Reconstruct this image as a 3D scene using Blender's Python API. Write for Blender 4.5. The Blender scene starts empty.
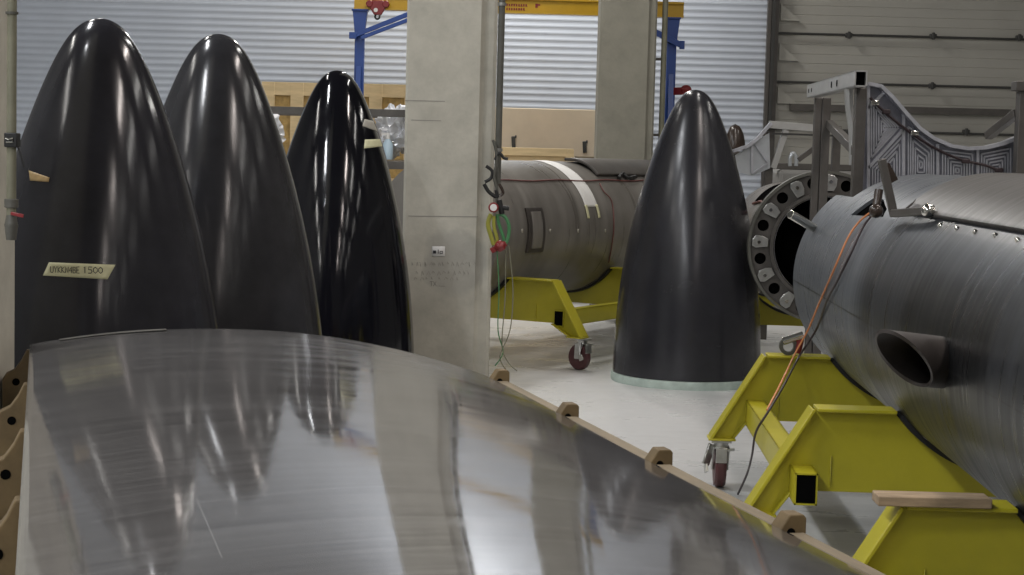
import bpy, bmesh, math, random
from mathutils import Vector, Matrix, Euler, noise
random.seed(7)
C = bpy.context.scene.collection
PI = math.pi
R_ = math.radians

# ------------------------------------------------------------------ camera
FPX = 1700.0
CAM = Vector((0, 0, 1.82))
PITCH, ROLL = R_(4.43), R_(1.5)
cam_rot = Euler((PI/2 - PITCH, 0, 0)).to_matrix() @ Matrix.Rotation(ROLL, 3, 'Z')
cd = bpy.data.cameras.new('camera'); cam = bpy.data.objects.new('camera', cd); C.objects.link(cam)
cam.matrix_world = Matrix.Translation(CAM) @ cam_rot.to_4x4()
cd.sensor_width = 36; cd.lens = FPX/1024*36; cd.clip_end = 200; cd.clip_start = 0.05
bpy.context.scene.camera = cam

def ray(px, py):
    return (cam_rot @ Vector(((px-512)/FPX, (287.5-py)/FPX, -1))).normalized()
def at(px, py, Y):
    d = ray(px, py); return CAM + d*(Y/d.y)

# ------------------------------------------------------------------ helpers
class MB:
    def __init__(s): s.bm = bmesh.new()
    def box(s, c, size, rot=None):
        m = Matrix.Translation(Vector(c)) @ (rot.to_4x4() if rot else Matrix.Identity(4)) @ Matrix.Diagonal((*size, 1))
        bmesh.ops.create_cube(s.bm, size=1, matrix=m); return s
    def bar(s, p0, p1, w, h, up=(0, 0, 1)):
        p0, p1 = Vector(p0), Vector(p1); d = (p1-p0); L = d.length; d.normalize()
        up = Vector(up)
        if abs(d.dot(up)) > .98: up = Vector((0, 1, 0))
        x = d.cross(up).normalized(); z = x.cross(d)
        rot = Matrix((x, d, z)).transposed()
        return s.box((p0+p1)/2, (w, L, h), rot)
    def cyl(s, p0, p1, r0, r1=None, n=24, cap=True):
        p0, p1 = Vector(p0), Vector(p1); d = p1-p0
        q = Vector((0, 0, 1)).rotation_difference(d.normalized()).to_matrix().to_4x4()
        m = Matrix.Translation((p0+p1)/2) @ q
        bmesh.ops.create_cone(s.bm, cap_ends=cap, cap_tris=False, segments=n, radius1=r0,
                              radius2=r0 if r1 is None else r1, depth=d.length, matrix=m); return s
    def tube(s, pts, r, n=8):
        pts = [Vector(p) for p in pts]; rings = []
        t0 = (pts[1]-pts[0]).normalized()
        a = t0.orthogonal().normalized()
        for i, p in enumerate(pts):
            t = (pts[min(i+1, len(pts)-1)] - pts[max(i-1, 0)]).normalized()
            a = (a - t*a.dot(t)).normalized(); b = t.cross(a)
            rr = r[i] if isinstance(r, (list, tuple)) else r
            rings.append([s.bm.verts.new(p + (a*math.cos(2*PI*k/n) + b*math.sin(2*PI*k/n))*rr) for k in range(n)])
        for i in range(len(rings)-1):
            for k in range(n):
                s.bm.faces.new((rings[i][k], rings[i][(k+1) % n], rings[i+1][(k+1) % n], rings[i+1][k]))
        s.bm.faces.new(rings[0][::-1]); s.bm.faces.new(rings[-1]); return s
    def lathe(s, prof, n=96, a0=0, a1=2*PI, m=None, close=True):
        full = abs(a1-a0-2*PI) < 1e-6; cols = []
        N = n if full else n+1
        for k in range(N):
            a = a0 + (a1-a0)*k/n; col = []
            for r, z in prof:
                v = Vector((r*math.cos(a), r*math.sin(a), z))
                col.append(s.bm.verts.new(m @ v if m else v))
            cols.append(col)
        for k in range(n):
            c0, c1 = cols[k], cols[(k+1) % N]
            for i in range(len(prof)-1):
                s.bm.faces.new((c0[i], c1[i], c1[i+1], c0[i+1]))
        bmesh.ops.remove_doubles(s.bm, verts=s.bm.verts, dist=1e-5)
        return s
    def prism(s, pts, h, m=None):
        """2-D polygon in local XY, extruded h along local Z, placed by m"""
        m = m or Matrix.Identity(4)
        lo = [s.bm.verts.new(m @ Vector((x, y, 0))) for x, y in pts]
        hi = [s.bm.verts.new(m @ Vector((x, y, h))) for x, y in pts]
        n = len(pts)
        f1 = s.bm.faces.new(lo[::-1]); f2 = s.bm.faces.new(hi)
        for i in range(n): s.bm.faces.new((lo[i], lo[(i+1) % n], hi[(i+1) % n], hi[i]))
        return s
    def grid(s, fn, nu, nv):
        vs = [[s.bm.verts.new(fn(i/nu, j/nv)) for j in range(nv+1)] for i in range(nu+1)]
        for i in range(nu):
            for j in range(nv):
                s.bm.faces.new((vs[i][j], vs[i+1][j], vs[i+1][j+1], vs[i][j+1]))
        return s
    def ball(s, c, r, sub=2, jit=0, seed=0, sc=(1, 1, 1)):
        g = bmesh.ops.create_icosphere(s.bm, subdivisions=sub, radius=1)
        for v in g['verts']:
            k = 1 + (jit*noise.noise(v.co*2.3 + Vector((seed*7.1, seed*3.3, 0))) + .5*jit*noise.noise(v.co*5.7+Vector((seed, 0, 0))) if jit else 0)
            v.co = Vector((v.co.x*sc[0], v.co.y*sc[1], v.co.z*sc[2]))*r*k + Vector(c)
        return s
    def build(s, name, mat, parent=None, smooth=True, ang=35, bevel=0, solid=0, kind=None, label=None, seg=2):
        bmesh.ops.recalc_face_normals(s.bm, faces=s.bm.faces)
        me = bpy.data.meshes.new(name); s.bm.to_mesh(me); s.bm.free()
        me.materials.append(mat)
        if smooth:
            for p in me.polygons: p.use_smooth = True
            me.set_sharp_from_angle(angle=R_(ang))
        o = bpy.data.objects.new(name, me); C.objects.link(o)
        if parent is not None: o.parent = parent
        if solid:
            md = o.modifiers.new('solid', 'SOLIDIFY'); md.thickness = solid; md.offset = 0
        if bevel:
            md = o.modifiers.new('bevel', 'BEVEL'); md.width = bevel; md.segments = seg; md.limit_method = 'ANGLE'; md.angle_limit = R_(40)
        if kind: o['kind'] = kind
        if label: o['label'] = label
        return o

def thing(name, label, cat, loc=(0, 0, 0), rotz=0, group=None):
    o = bpy.data.objects.new(name, None); C.objects.link(o)
    o.empty_display_size = .1
    o.location = loc; o.rotation_euler = (0, 0, rotz); o['label'] = label; o['category'] = cat
    if group: o['group'] = group
    return o
def tag(o, label, cat, group=None):
    o['label'] = label; o['category'] = cat
    if group: o['group'] = group
    return o
def copy_tree(o, parent=None):
    c = o.copy(); C.objects.link(c)
    if parent is not None: c.parent = parent
    for ch in list(o.children): copy_tree(ch, c)
    return c
def boolean(o, cutter):
    md = o.modifiers.new('b', 'BOOLEAN'); md.operation = 'DIFFERENCE'; md.object = cutter; md.solver = 'EXACT'
    bpy.context.view_layer.update()
    dg = bpy.context.evaluated_depsgraph_get()
    me = bpy.data.meshes.new_from_object(o.evaluated_get(dg))
    o.modifiers.clear(); old = o.data; nm = old.name; o.data = me
    bpy.data.meshes.remove(old); me.name = nm
    me.set_sharp_from_angle(angle=R_(35))
    bpy.data.objects.remove(cutter)

# ------------------------------------------------------------------ materials
def mat(name, col, rough=.5, metal=0, coat=0, spec=None, noise_amt=0, noise_scale=5, stretch=(1, 1, 1), rough_var=0,
        bump=0, bump_scale=20, bstretch=None, col2=None, coat_rough=.05, detail=6):
    m = bpy.data.materials.new(name); m.use_nodes = True
    nt = m.node_tree; b = nt.nodes['Principled BSDF']
    b.inputs['Base Color'].default_value = (*col, 1); b.inputs['Roughness'].default_value = rough
    b.inputs['Metallic'].default_value = metal; b.inputs['Coat Weight'].default_value = coat
    b.inputs['Coat Roughness'].default_value = coat_rough
    if spec is not None: b.inputs['Specular IOR Level'].default_value = spec
    if noise_amt or rough_var or bump:
        tc = nt.nodes.new('ShaderNodeTexCoord'); mp = nt.nodes.new('ShaderNodeMapping')
        mp.inputs['Scale'].default_value = stretch
        nt.links.new(tc.outputs['Object'], mp.inputs['Vector'])
        n = nt.nodes.new('ShaderNodeTexNoise'); n.inputs['Scale'].default_value = noise_scale; n.inputs['Detail'].default_value = detail
        n.inputs['Roughness'].default_value = .65
        nt.links.new(mp.outputs['Vector'], n.inputs['Vector'])
        if noise_amt:
            mx = nt.nodes.new('ShaderNodeMix'); mx.data_type = 'RGBA'
            c2 = col2 if col2 else tuple(c*(1-noise_amt) for c in col)
            c1 = col if col2 else tuple(min(1, c*(1+noise_amt)) for c in col)
            mx.inputs[6].default_value = (*c1, 1); mx.inputs[7].default_value = (*c2, 1)
            rp = nt.nodes.new('ShaderNodeMapRange'); rp.inputs[1].default_value = .3; rp.inputs[2].default_value = .7
            nt.links.new(n.outputs['Fac'], rp.inputs[0]); nt.links.new(rp.outputs[0], mx.inputs[0])
            nt.links.new(mx.outputs[2], b.inputs['Base Color'])
        if rough_var:
            rr = nt.nodes.new('ShaderNodeMapRange'); rr.inputs[1].default_value = .3; rr.inputs[2].default_value = .7
            rr.inputs[3].default_value = max(.02, rough-rough_var); rr.inputs[4].default_value = rough+rough_var
            nt.links.new(n.outputs['Fac'], rr.inputs[0]); nt.links.new(rr.outputs[0], b.inputs['Roughness'])
        if bump:
            n2 = nt.nodes.new('ShaderNodeTexNoise'); n2.inputs['Scale'].default_value = bump_scale; n2.inputs['Detail'].default_value = 4
            mp2 = nt.nodes.new('ShaderNodeMapping'); mp2.inputs['Scale'].default_value = bstretch or stretch
            nt.links.new(tc.outputs['Object'], mp2.inputs['Vector']); nt.links.new(mp2.outputs['Vector'], n2.inputs['Vector'])
            bp = nt.nodes.new('ShaderNodeBump'); bp.inputs['Strength'].default_value = bump; bp.inputs['Distance'].default_value = .02
            nt.links.new(n2.outputs['Fac'], bp.inputs['Height']); nt.links.new(bp.outputs['Normal'], b.inputs['Normal'])
    return m

M = {}
M['floor'] = mat('polished_concrete', (.56, .56, .55), .32, noise_amt=.16, noise_scale=1.1, stretch=(1, 2.2, 1), rough_var=.1, spec=.5, bump=.04, bump_scale=3)
M['wall'] = mat('ribbed_sheet', (.46, .50, .57), .45, noise_amt=.05, noise_scale=1.5)
M['door'] = mat('door_sheet', (.36, .35, .315), .5, noise_amt=.06, noise_scale=1.2)
M['plaster'] = mat('plain_wall', (.16, .16, .155), .8)
M['ceiling'] = mat('dark_ceiling', (.10, .10, .10), .8)
M['concrete'] = mat('concrete', (.46, .44, .375), .85, noise_amt=.17, noise_scale=3.2, bump=.12, bump_scale=30)
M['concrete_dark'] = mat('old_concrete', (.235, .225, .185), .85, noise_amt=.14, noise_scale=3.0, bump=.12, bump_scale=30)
M['black_a'] = mat('black_composite', (.024, .024, .029), .155, spec=.45, noise_amt=.35, noise_scale=2.2, rough_var=.05, detail=8)
M['black_b'] = mat('black_composite_scuffed', (.027, .027, .030), .165, spec=.45, noise_amt=.35, noise_scale=2.6, rough_var=.05, detail=8)
M['black_gloss'] = mat('black_gloss', (.004, .004, .006), .10, spec=.5, rough_var=.03, noise_scale=9)
M['black_d'] = mat('black_dull', (.022, .022, .026), .22, spec=.45, noise_amt=.3, noise_scale=2.4, rough_var=.07, detail=8)
M['grey_shell'] = mat('grey_composite', (.075, .068, .072), .4, noise_amt=.2, noise_scale=6)
M['basering'] = mat('pale_green_ring', (.42, .50, .45), .6, noise_amt=.2, noise_scale=9)
M['tape'] = mat('masking_tape', (.62, .60, .38), .6, noise_amt=.1, noise_scale=30)
M['tape_brown'] = mat('brown_tape', (.42, .29, .13), .6, noise_amt=.25, noise_scale=20)
M['tape_grey'] = mat('grey_tape', (.40, .38, .33), .5, noise_amt=.15, noise_scale=20)
M['ink'] = mat('ink', (.02, .02, .025), .6)
M['pencil'] = mat('pencil', (.27, .26, .235), .8)
M['yellow'] = mat('yellow_paint', (.42, .37, .018), .38, noise_amt=.07, noise_scale=6)
M['crane_yellow'] = mat('crane_yellow', (.50, .30, .010), .4, noise_amt=.06, noise_scale=5)
M['blue'] = mat('blue_paint', (.018, .060, .26), .4)
M['red'] = mat('red_paint', (.20, .014, .016), .4)
M['black'] = mat('black_rubber', (.008, .008, .008), .6)
M['tread'] = mat('maroon_tyre', (.085, .028, .030), .45)
M['zinc'] = mat('zinc_steel', (.52, .52, .50), .32, metal=.9, noise_amt=.2, noise_scale=12)
M['chrome'] = mat('chrome', (.72, .71, .66), .14, metal=1)
M['steel'] = mat('grey_steel', (.085, .078, .071), .45, metal=.25, noise_amt=.2, noise_scale=7)
M['beam_alu'] = mat('beam_aluminium', (.46, .46, .45), .35, metal=.5, noise_amt=.1)
M['milled'] = mat('milled_aluminium', (.20, .205, .24), .33, metal=.55, noise_amt=.3, noise_scale=9, rough_var=.08)
M['milled_rib'] = mat('milled_rib', (.58, .59, .64), .28, metal=.6, noise_amt=.2, noise_scale=9)
M['pale_alu'] = mat('pale_aluminium', (.52, .55, .58), .3, metal=.5, noise_amt=.15)
M['wood'] = mat('pine_timber', (.19, .15, .095), .75, noise_amt=.22, noise_scale=4, stretch=(6, 1, 6))
M['ply'] = mat('plywood_rib', (.14, .095, .042), .75, noise_amt=.3, noise_scale=7)
M['palewood'] = mat('pale_pine', (.62, .47, .26), .7, noise_amt=.16, noise_scale=3, stretch=(1, 4, 6))
M['osb'] = mat('osb_board', (.38, .25, .085), .75, noise_amt=.35, noise_scale=14)
M['beige'] = mat('beige_board', (.60, .51, .39), .75, noise_amt=.06, noise_scale=3)
M['foil'] = mat('silver_foil', (.74, .75, .78), .3, metal=.5)
M['whitesheet'] = mat('white_paper', (.72, .71, .69), .6, noise_amt=.06, noise_scale=15)
M['brown'] = mat('brown_part', (.04, .028, .022), .22, noise_amt=.4, noise_scale=10)
M['orange'] = mat('orange_cable', (.66, .25, .09), .5)
M['darkcable'] = mat('dark_cable', (.035, .022, .025), .45)
M['redcable'] = mat('red_cord', (.15, .05, .045), .5)
M['green'] = mat('green_hose', (.06, .20, .08), .4)
M['yelhose'] = mat('yellow_hose', (.30, .29, .05), .4)
M['pipe'] = mat('painted_pipe', (.17, .165, .115), .5, noise_amt=.2, noise_scale=8)
M['pipe_dk'] = mat('dark_pipe', (.085, .083, .07), .5, noise_amt=.2, noise_scale=8)
M['rod'] = mat('dark_rod', (.035, .035, .033), .45)
M['grey_tarp'] = mat('grey_cover', (.20, .195, .185), .7, noise_amt=.2, noise_scale=3)
M['scoop'] = mat('scoop_metal', (.06, .052, .048), .5, metal=.3, noise_amt=.25, noise_scale=9)
M['doubler'] = mat('doubler_skin', (.072, .066, .061), .42, metal=0, spec=.25, noise_amt=.16, noise_scale=4, stretch=(1, 5, 1), rough_var=.06)
M['bore'] = mat('shade_and_cover_black', (.004, .004, .004), .9, spec=0)  # flat black: painted shade for hollows, also the black cover sheet

# the same concrete with a round dusty grey stain of its own on the front face
cs_ = M['concrete'].copy(); cs_.name = 'concrete_stained'; M['concrete_stain'] = cs_
nt = cs_.node_tree; b_ = nt.nodes['Principled BSDF']; src = b_.inputs['Base Color'].links[0].from_socket
tc = next(n for n in nt.nodes if n.type == 'TEX_COORD')
sx = nt.nodes.new('ShaderNodeSeparateXYZ'); nt.links.new(tc.outputs['Object'], sx.inputs[0])
cb = nt.nodes.new('ShaderNodeCombineXYZ'); nt.links.new(sx.outputs['X'], cb.inputs[0]); nt.links.new(sx.outputs['Z'], cb.inputs[2])
ns = nt.nodes.new('ShaderNodeTexNoise'); ns.inputs['Scale'].default_value = 7; nt.links.new(tc.outputs['Object'], ns.inputs['Vector'])
vd = nt.nodes.new('ShaderNodeVectorMath'); vd.operation = 'DISTANCE'; nt.links.new(cb.outputs[0], vd.inputs[0])
pst = at(455, 262, 13.35); vd.inputs[1].default_value = (.07, 0, pst.z)
ad = nt.nodes.new('ShaderNodeMath'); ad.operation = 'MULTIPLY_ADD'; nt.links.new(ns.outputs['Fac'], ad.inputs[0]); ad.inputs[1].default_value = .16; nt.links.new(vd.outputs['Value'], ad.inputs[2])
mr = nt.nodes.new('ShaderNodeMapRange'); mr.inputs[1].default_value = .30; mr.inputs[2].default_value = .36; mr.inputs[3].default_value = .42; mr.inputs[4].default_value = 0; nt.links.new(ad.outputs[0], mr.inputs[0])
mx = nt.nodes.new('ShaderNodeMix'); mx.data_type = 'RGBA'; nt.links.new(mr.outputs[0], mx.inputs[0]); nt.links.new(src, mx.inputs[6]); mx.inputs[7].default_value = (.27, .265, .245, 1)
nt.links.new(mx.outputs[2], b_.inputs['Base Color'])

def tube_material(name, base, light, patch=None, seam=None, wind=60, endband=None, spec=.5):
    """wound, polished tank skin: fine hoop streaks, blotches, optional scuffed dark patch and one lengthwise seam"""
    m = mat(name, base, .36, metal=.05, spec=spec, noise_amt=0, rough_var=0)
    nt = m.node_tree; b = nt.nodes['Principled BSDF']; N = nt.nodes.new; L = nt.links.new
    tc = N('ShaderNodeTexCoord')
    def nz(scale, st, det=5):
        mp = N('ShaderNodeMapping'); mp.inputs['Scale'].default_value = st
        L(tc.outputs['Object'], mp.inputs['Vector'])
        n = N('ShaderNodeTexNoise'); n.inputs['Scale'].default_value = scale; n.inputs['Detail'].default_value = det
        L(mp.outputs['Vector'], n.inputs['Vector']); return n.outputs['Fac']
    hoop = nz(1.0, (1.0, wind*.35, 1.0)); blotch = nz(1.6, (1, 1, 1), 3)
    mth = N('ShaderNodeMath'); mth.operation = 'MULTIPLY_ADD'; L(hoop, mth.inputs[0]); mth.inputs[1].default_value = .55
    m2 = N('ShaderNodeMath'); m2.operation = 'MULTIPLY'; L(blotch, m2.inputs[0]); m2.inputs[1].default_value = .6
    L(m2.outputs[0], mth.inputs[2])
    rg = N('ShaderNodeMapRange'); rg.inputs[1].default_value = .38; rg.inputs[2].default_value = .8; L(mth.outputs[0], rg.inputs[0])
    mx = N('ShaderNodeMix'); mx.data_type = 'RGBA'; mx.inputs[6].default_value = (*base, 1); mx.inputs[7].default_value = (*light, 1)
    L(rg.outputs[0], mx.inputs[0]); out = mx.outputs[2]
    sx = N('ShaderNodeSeparateXYZ'); L(tc.outputs['Object'], sx.inputs[0])
    if patch:
        (py, pz, ry, rz, pc) = patch
        def sq(sock, c, r):
            a = N('ShaderNodeMath'); a.operation = 'SUBTRACT'; L(sock, a.inputs[0]); a.inputs[1].default_value = c
            d = N('ShaderNodeMath'); d.operation = 'DIVIDE'; L(a.outputs[0], d.inputs[0]); d.inputs[1].default_value = r
            p = N('ShaderNodeMath'); p.operation = 'POWER'; L(d.outputs[0], p.inputs[0]); p.inputs[1].default_value = 4; return p.outputs[0]
        ad = N('ShaderNodeMath'); ad.operation = 'ADD'; L(sq(sx.outputs['Y'], py, ry), ad.inputs[0]); L(sq(sx.outputs['Z'], pz, rz), ad.inputs[1])
        w = N('ShaderNodeMapRange'); w.inputs[1].default_value = 1.3; w.inputs[2].default_value = .5; w.inputs[3].default_value = 0; w.inputs[4].default_value = .8
        L(ad.outputs[0], w.inputs[0])
        k = N('ShaderNodeMix'); k.data_type = 'RGBA'; L(w.outputs[0], k.inputs[0]); L(out, k.inputs[6]); k.inputs[7].default_value = (*pc, 1); out = k.outputs[2]
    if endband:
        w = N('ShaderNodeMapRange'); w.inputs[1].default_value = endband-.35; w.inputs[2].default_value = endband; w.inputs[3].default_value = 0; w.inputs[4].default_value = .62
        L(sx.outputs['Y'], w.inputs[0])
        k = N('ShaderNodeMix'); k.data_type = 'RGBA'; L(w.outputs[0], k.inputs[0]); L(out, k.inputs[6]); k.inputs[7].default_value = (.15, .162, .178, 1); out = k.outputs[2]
    if seam:
        a = N('ShaderNodeMath'); a.operation = 'SUBTRACT'; L(sx.outputs['Z'], a.inputs[0]); a.inputs[1].default_value = seam
        ab = N('ShaderNodeMath'); ab.operation = 'ABSOLUTE'; L(a.outputs[0], ab.inputs[0])
        lt = N('ShaderNodeMath'); lt.operation = 'LESS_THAN'; L(ab.outputs[0], lt.inputs[0]); lt.inputs[1].default_value = .003
        k = N('ShaderNodeMix'); k.data_type = 'RGBA'; L(lt.outputs[0], k.inputs[0]); L(out, k.inputs[6]); k.inputs[7].default_value = (.02, .02, .02, 1); out = k.outputs[2]
    L(out, b.inputs['Base Color'])
    rr = N('ShaderNodeMapRange'); rr.inputs[1].default_value = .3; rr.inputs[2].default_value = .7; rr.inputs[3].default_value = .24; rr.inputs[4].default_value = .42
    L(hoop, rr.inputs[0]); L(rr.outputs[0], b.inputs['Roughness'])
    return m

# ------------------------------------------------------------------ the room
XL, XR, YN, YF, H = -9.5, 10.5, -16.0, 24.0, 8.0
def struct(o): o['kind'] = 'structure'; return o
struct(MB().box(((XL+XR)/2, (YN+YF)/2, -.1), (XR-XL, YF-YN, .2)).build('floor', M['floor']))
struct(MB().box(((XL+XR)/2, (YN+YF)/2, H+.1), (XR-XL, YF-YN, .2)).build('ceiling', M['ceiling']))
struct(MB().box((XL-.1, (YN+YF)/2, H/2), (.2, YF-YN, H)).build('wall_left', M['plaster']))
struct(MB().box((XR+.1, (YN+YF)/2, H/2), (.2, YF-YN, H)).build('wall_right', M['plaster']))
struct(MB().box(((XL+XR)/2, YN-.1, H/2), (XR-XL, .2, H)).build('wall_rear', M['plaster']))
DX0 = at(777, 60, YF).x
# ribbed back wall: horizontal corrugation, real ridges
b = MB()
pit = .094; prof = []; z = 0
while z < H:
    for dz, dy in ((0, 0), (.022, .003), (.044, 0), (.060, -.005), (.078, -.005)): prof.append((dy, z+dz))
    z += pit
x0, x1 = XL, DX0-.16
v0 = [b.bm.verts.new((x0, YF+dy, zz)) for dy, zz in prof]; v1 = [b.bm.verts.new((x1, YF+dy, zz)) for dy, zz in prof]
for i in range(len(prof)-1): b.bm.faces.new((v0[i], v1[i], v1[i+1], v0[i+1]))
struct(b.build('wall_back', M['wall'], smooth=False, solid=.004))
struct(MB().box(((XL+XR)/2, YF+.2, H/2), (XR-XL, .2, H)).build('wall_outer', M['plaster']))
# sectional door on the right with its track, panels, torsion rods and hinges
dr = thing('door_1', 'pale grey sectional door', 'door', (0, YF, 0)); dr['kind'] = 'structure'
del dr['category']; del dr['label']
Lx = XR-DX0
zz = [at(900, y, YF).z for y in (300, 230, 175, 132, 85, 36.5, -12, -60)]
zz[0] = 0; zz.append(H)
for i in range(len(zz)-1):
    lo, hi = zz[i], min(zz[i+1], H)
    if hi - lo < .05: continue
    b = MB(); n = max(2, int((hi-lo)/.115)); pr = []
    for k in range(n):
        za = lo+.012 + (hi-lo-.024)*k/n; h = (hi-lo-.024)/n
        pr += [(0, za), (0, za+h*.88), (.004, za+h*.91), (.004, za+h*.97)]
    pr.append((0, hi-.012))
    a_ = [b.bm.verts.new((DX0, dy, q)) for dy, q in pr]; c_ = [b.bm.verts.new((XR, dy, q)) for dy, q in pr]
    for k in range(len(pr)-1): b.bm.faces.new((a_[k], c_[k], c_[k+1], a_[k+1]))
    b.build('door_panel', M['door'], dr, smooth=False, solid=.003)
for y in (36.5, 85, 132):
    z = at(900, y, YF).z
    MB().cyl((DX0-.1, -.05, z), (XR, -.05, z), .017, n=10).build('door_rod', M['rod'], dr)
for (px, py) in ((848, 35.5), (932, 36.5), (1018, 38), (931, 86), (848, 133), (965, 132)):
    p = at(px, py, YF)
    MB().box((p.x, -.055, p.z), (.10, .05, .065)).box((p.x, -.08, p.z), (.045, .03, .10)).build('hinge', M['rod'], dr, bevel=.01)
z = at(900, 110, YF).z
MB().box(((DX0+.2+XR)/2, -.06, z), (XR-DX0-.2, .1, .09)).build('door_rail', M['steel'], dr)
MB().box((DX0-.085, -.07, H/2), (.05, .14, H)).build('door_track', M['rod'], dr)
MB().box((DX0-.03, -.04, H/2), (.05, .09, H)).box((DX0-.14, -.05, H/2), (.05, .1, H)).build('door_jamb', M['steel'], dr)
for y in (12, 52, 95):
    p = at(781, y, YF)
    b = MB(); b.prism([(0, 0), (.28, 0), (0, .24)], .03, Matrix.Translation((DX0+.02, -.02, p.z-.12)) @ Matrix.Rotation(PI/2, 4, 'X'))
    b.build('track_bracket', M['door'], dr)

# ------------------------------------------------------------------ nose cones
def kr(t):
    t = max(0.0, min(1.0, t))
    return (1-(1-t)**2)**(.70-.18*math.exp(-t/.12)) if t > 0 else 0.0
CH, CR = 2.40, .608
def cone_profile(hh, rr, z0=0, n=90):
    pts = []
    for k in range(n+1):
        t = (k/n)**2.2
        pts.append((rr*kr(t), z0 + hh*(1-t)))
    return pts
def ray_cone(px, py, base, hh, rr, z0=0, off=.003):
    """first hit of the pixel's ray with the cone's skin, in the cone's own frame"""
    d = ray(px, py); o = CAM-Vector(base)
    s0 = Vector((base[0], base[1], 0)).length-1.4
    s = s0; best = None; bd = 9
    while s < s0+2.6:
        p = o + d*s; t = 1-(p.z-z0)/hh
        if 0 <= t <= 1:
            e = math.hypot(p.x, p.y) - rr*kr(t) - off
            if e <= 0: return p
            if e < bd: bd, best = e, p.copy()
        s += .0015
    k = math.hypot(best.x, best.y)      # past the silhouette: nearest point of the skin
    return Vector((best.x*(k-bd)/k, best.y*(k-bd)/k, best.z))
def nose_cone(label, apex, Y, hscale, rscale, m, ring=True, group=None):
    p = at(*apex, Y); hh = p.z-.07; rr = CR*rscale
    t = thing('nose_cone', label, 'nose cone', (p.x, Y, 0))
    pr = cone_profile(hh, rr, .07)
    MB().lathe(pr + [(rr-.02, .07), (0, .07)], 128).build('shell', m, t, ang=50)
    MB().lathe([(0, 0), (rr+.012, 0), (rr+.016, .035), (rr+.012, .066), (rr-.03, .068), (0, .068)], 96).build('base_ring', M['basering'], t, label='pale green base ring')
    return t, (p.x, Y, 0), hh, rr
F = FPX
c1, b1, h1, r1 = nose_cone('big black nose cone at left with a handwritten masking tape strip', (100.5, 18.2), 7.56, 1, 1.0, M['black_a'])
c2, b2, h2, r2 = nose_cone('black nose cone second from left, standing behind the one with handwritten tape', (218.6, 33.8), 8.87, 1, 1.0, M['black_b'])
c3, b3, h3, r3 = nose_cone('glossiest black nose cone, just left of the concrete column', (337.6, 70.2), 12.35, 1, .99, M['black_gloss'])
c4, b4, h4, r4 = nose_cone('dull black nose cone standing alone on the open floor right of the columns', (695.6, 89.6), 14.0, 1, 1.0, M['black_d'])
# the rear half of the glossy cone sits a little askew behind the front half
hs = MB().lathe(cone_profile(2.17, CR*.94), 64, R_(-12), R_(112)).build('rear_half_shell', M['grey_shell'], c3, ang=50, solid=.012, label='grey rear half shell')
hs.location = (-.085, .23, .0); hs.rotation_euler = (0, R_(5.2), 0)
def cone_patch(name, corners, base, hh, rr, m, parent, nu=16, nv=5, off=.004, label=None):
    (a, b_, c_, d_) = corners   # tl tr br bl
    def fn(u, v):
        x = (a[0]*(1-u)+b_[0]*u)*(1-v) + (d_[0]*(1-u)+c_[0]*u)*v
        y = (a[1]*(1-u)+b_[1]*u)*(1-v) + (d_[1]*(1-u)+c_[1]*u)*v
        return ray_cone(x, y, base, hh, rr, .07, off)
    o = MB().grid(fn, nu, nv).build(name, m, parent, solid=.002)
    if label: o['label'] = label
    return o
tp = cone_patch('tape_strip', ((49, 262.3), (115.5, 264.8), (107.5, 279.3), (43, 275.5)), b1, h1, r1, M['tape'], c1, label='cream masking tape with handwriting')
cone_patch('tape_scrap', ((29, 170.5), (49.5, 177.5), (48.5, 182), (30, 180.5)), b1, h1, r1, M['tape_brown'], c1, 8, 4, label='torn brown tape')
cone_patch('tape_scrap', ((365, 139.5), (384.5, 139), (384.8, 146), (364, 148.5)), b3, h3, r3, M['tape'], c3, 8, 4, label='cream tape')
cone_patch('tape_scrap', ((364.5, 119), (373, 121), (378, 131.5), (362.5, 126)), b3, h3, r3, M['tape_grey'], c3, 8, 4, label='grey tape')
# handwriting: strokes of ink on the tape
GL = {'U': [[(0, 0), (0, .8), (.3, 1), (.7, 1), (1, .8), (1, 0)]], 'K': [[(0, 0), (0, 1)], [(1, 0), (0, .5), (1, 1)]],
      'N': [[(0, 1), (0, 0), (1, 1), (1, 0)]], '4': [[(.8, 1), (.8, 0), (0, .65), (1, .65)]], 'B': [[(0, 1), (0, 0), (.8, .1), (.8, .4), (0, .5), (1, .6), (.9, .95), (0, 1)]],
      'E': [[(1, 0), (0, 0), (0, 1), (1, 1)], [(0, .5), (.8, .5)]], '1': [[(.2, .2), (.5, 0), (.5, 1)]], '5': [[(1, 0), (.1, 0), (.1, .45), (.8, .45), (1, .7), (.7, 1), (0, 1)]],
      'C': [[(1, .1), (.5, 0), (0, .4), (.1, .85), (.5, 1), (1, .9)]], 'O': [[(.5, 0), (0, .3), (0, .7), (.5, 1), (1, .7), (1, .3), (.5, 0)]], '-': [[(0, .5), (1, .5)]],
      'Y': [[(0, 0), (.5, .5), (1, 0)], [(.5, .5), (.5, 1)]], 'T': [[(0, 0), (1, 0)], [(.5, 0), (.5, 1)]], 'X': [[(0, 0), (1, 1)], [(1, 0), (0, 1)]]}
b = MB()
def write(b, text, x, y, dx, w, h, slope, pt, r):
    for ch in text:
        if ch != ' ':
            for st in GL[ch]:
                pts = [pt(x+u*w, y+slope*(x+u*w)+v*h) for u, v in st]
                b.tube(pts, r, 5)
        x += dx
pt1 = lambda x, y: ray_cone(x, y, b1, h1, r1, .07, .0055)
write(b, 'UYKKN4BE', 50.5, 265.2, 3.75, 2.7, 6.2, .022, pt1, .0016)
write(b, '15OO', 83, 265.0, 5.2, 3.9, 6.2, .022, pt1, .0019)
b.build('handwriting', M['ink'], tp)

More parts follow.
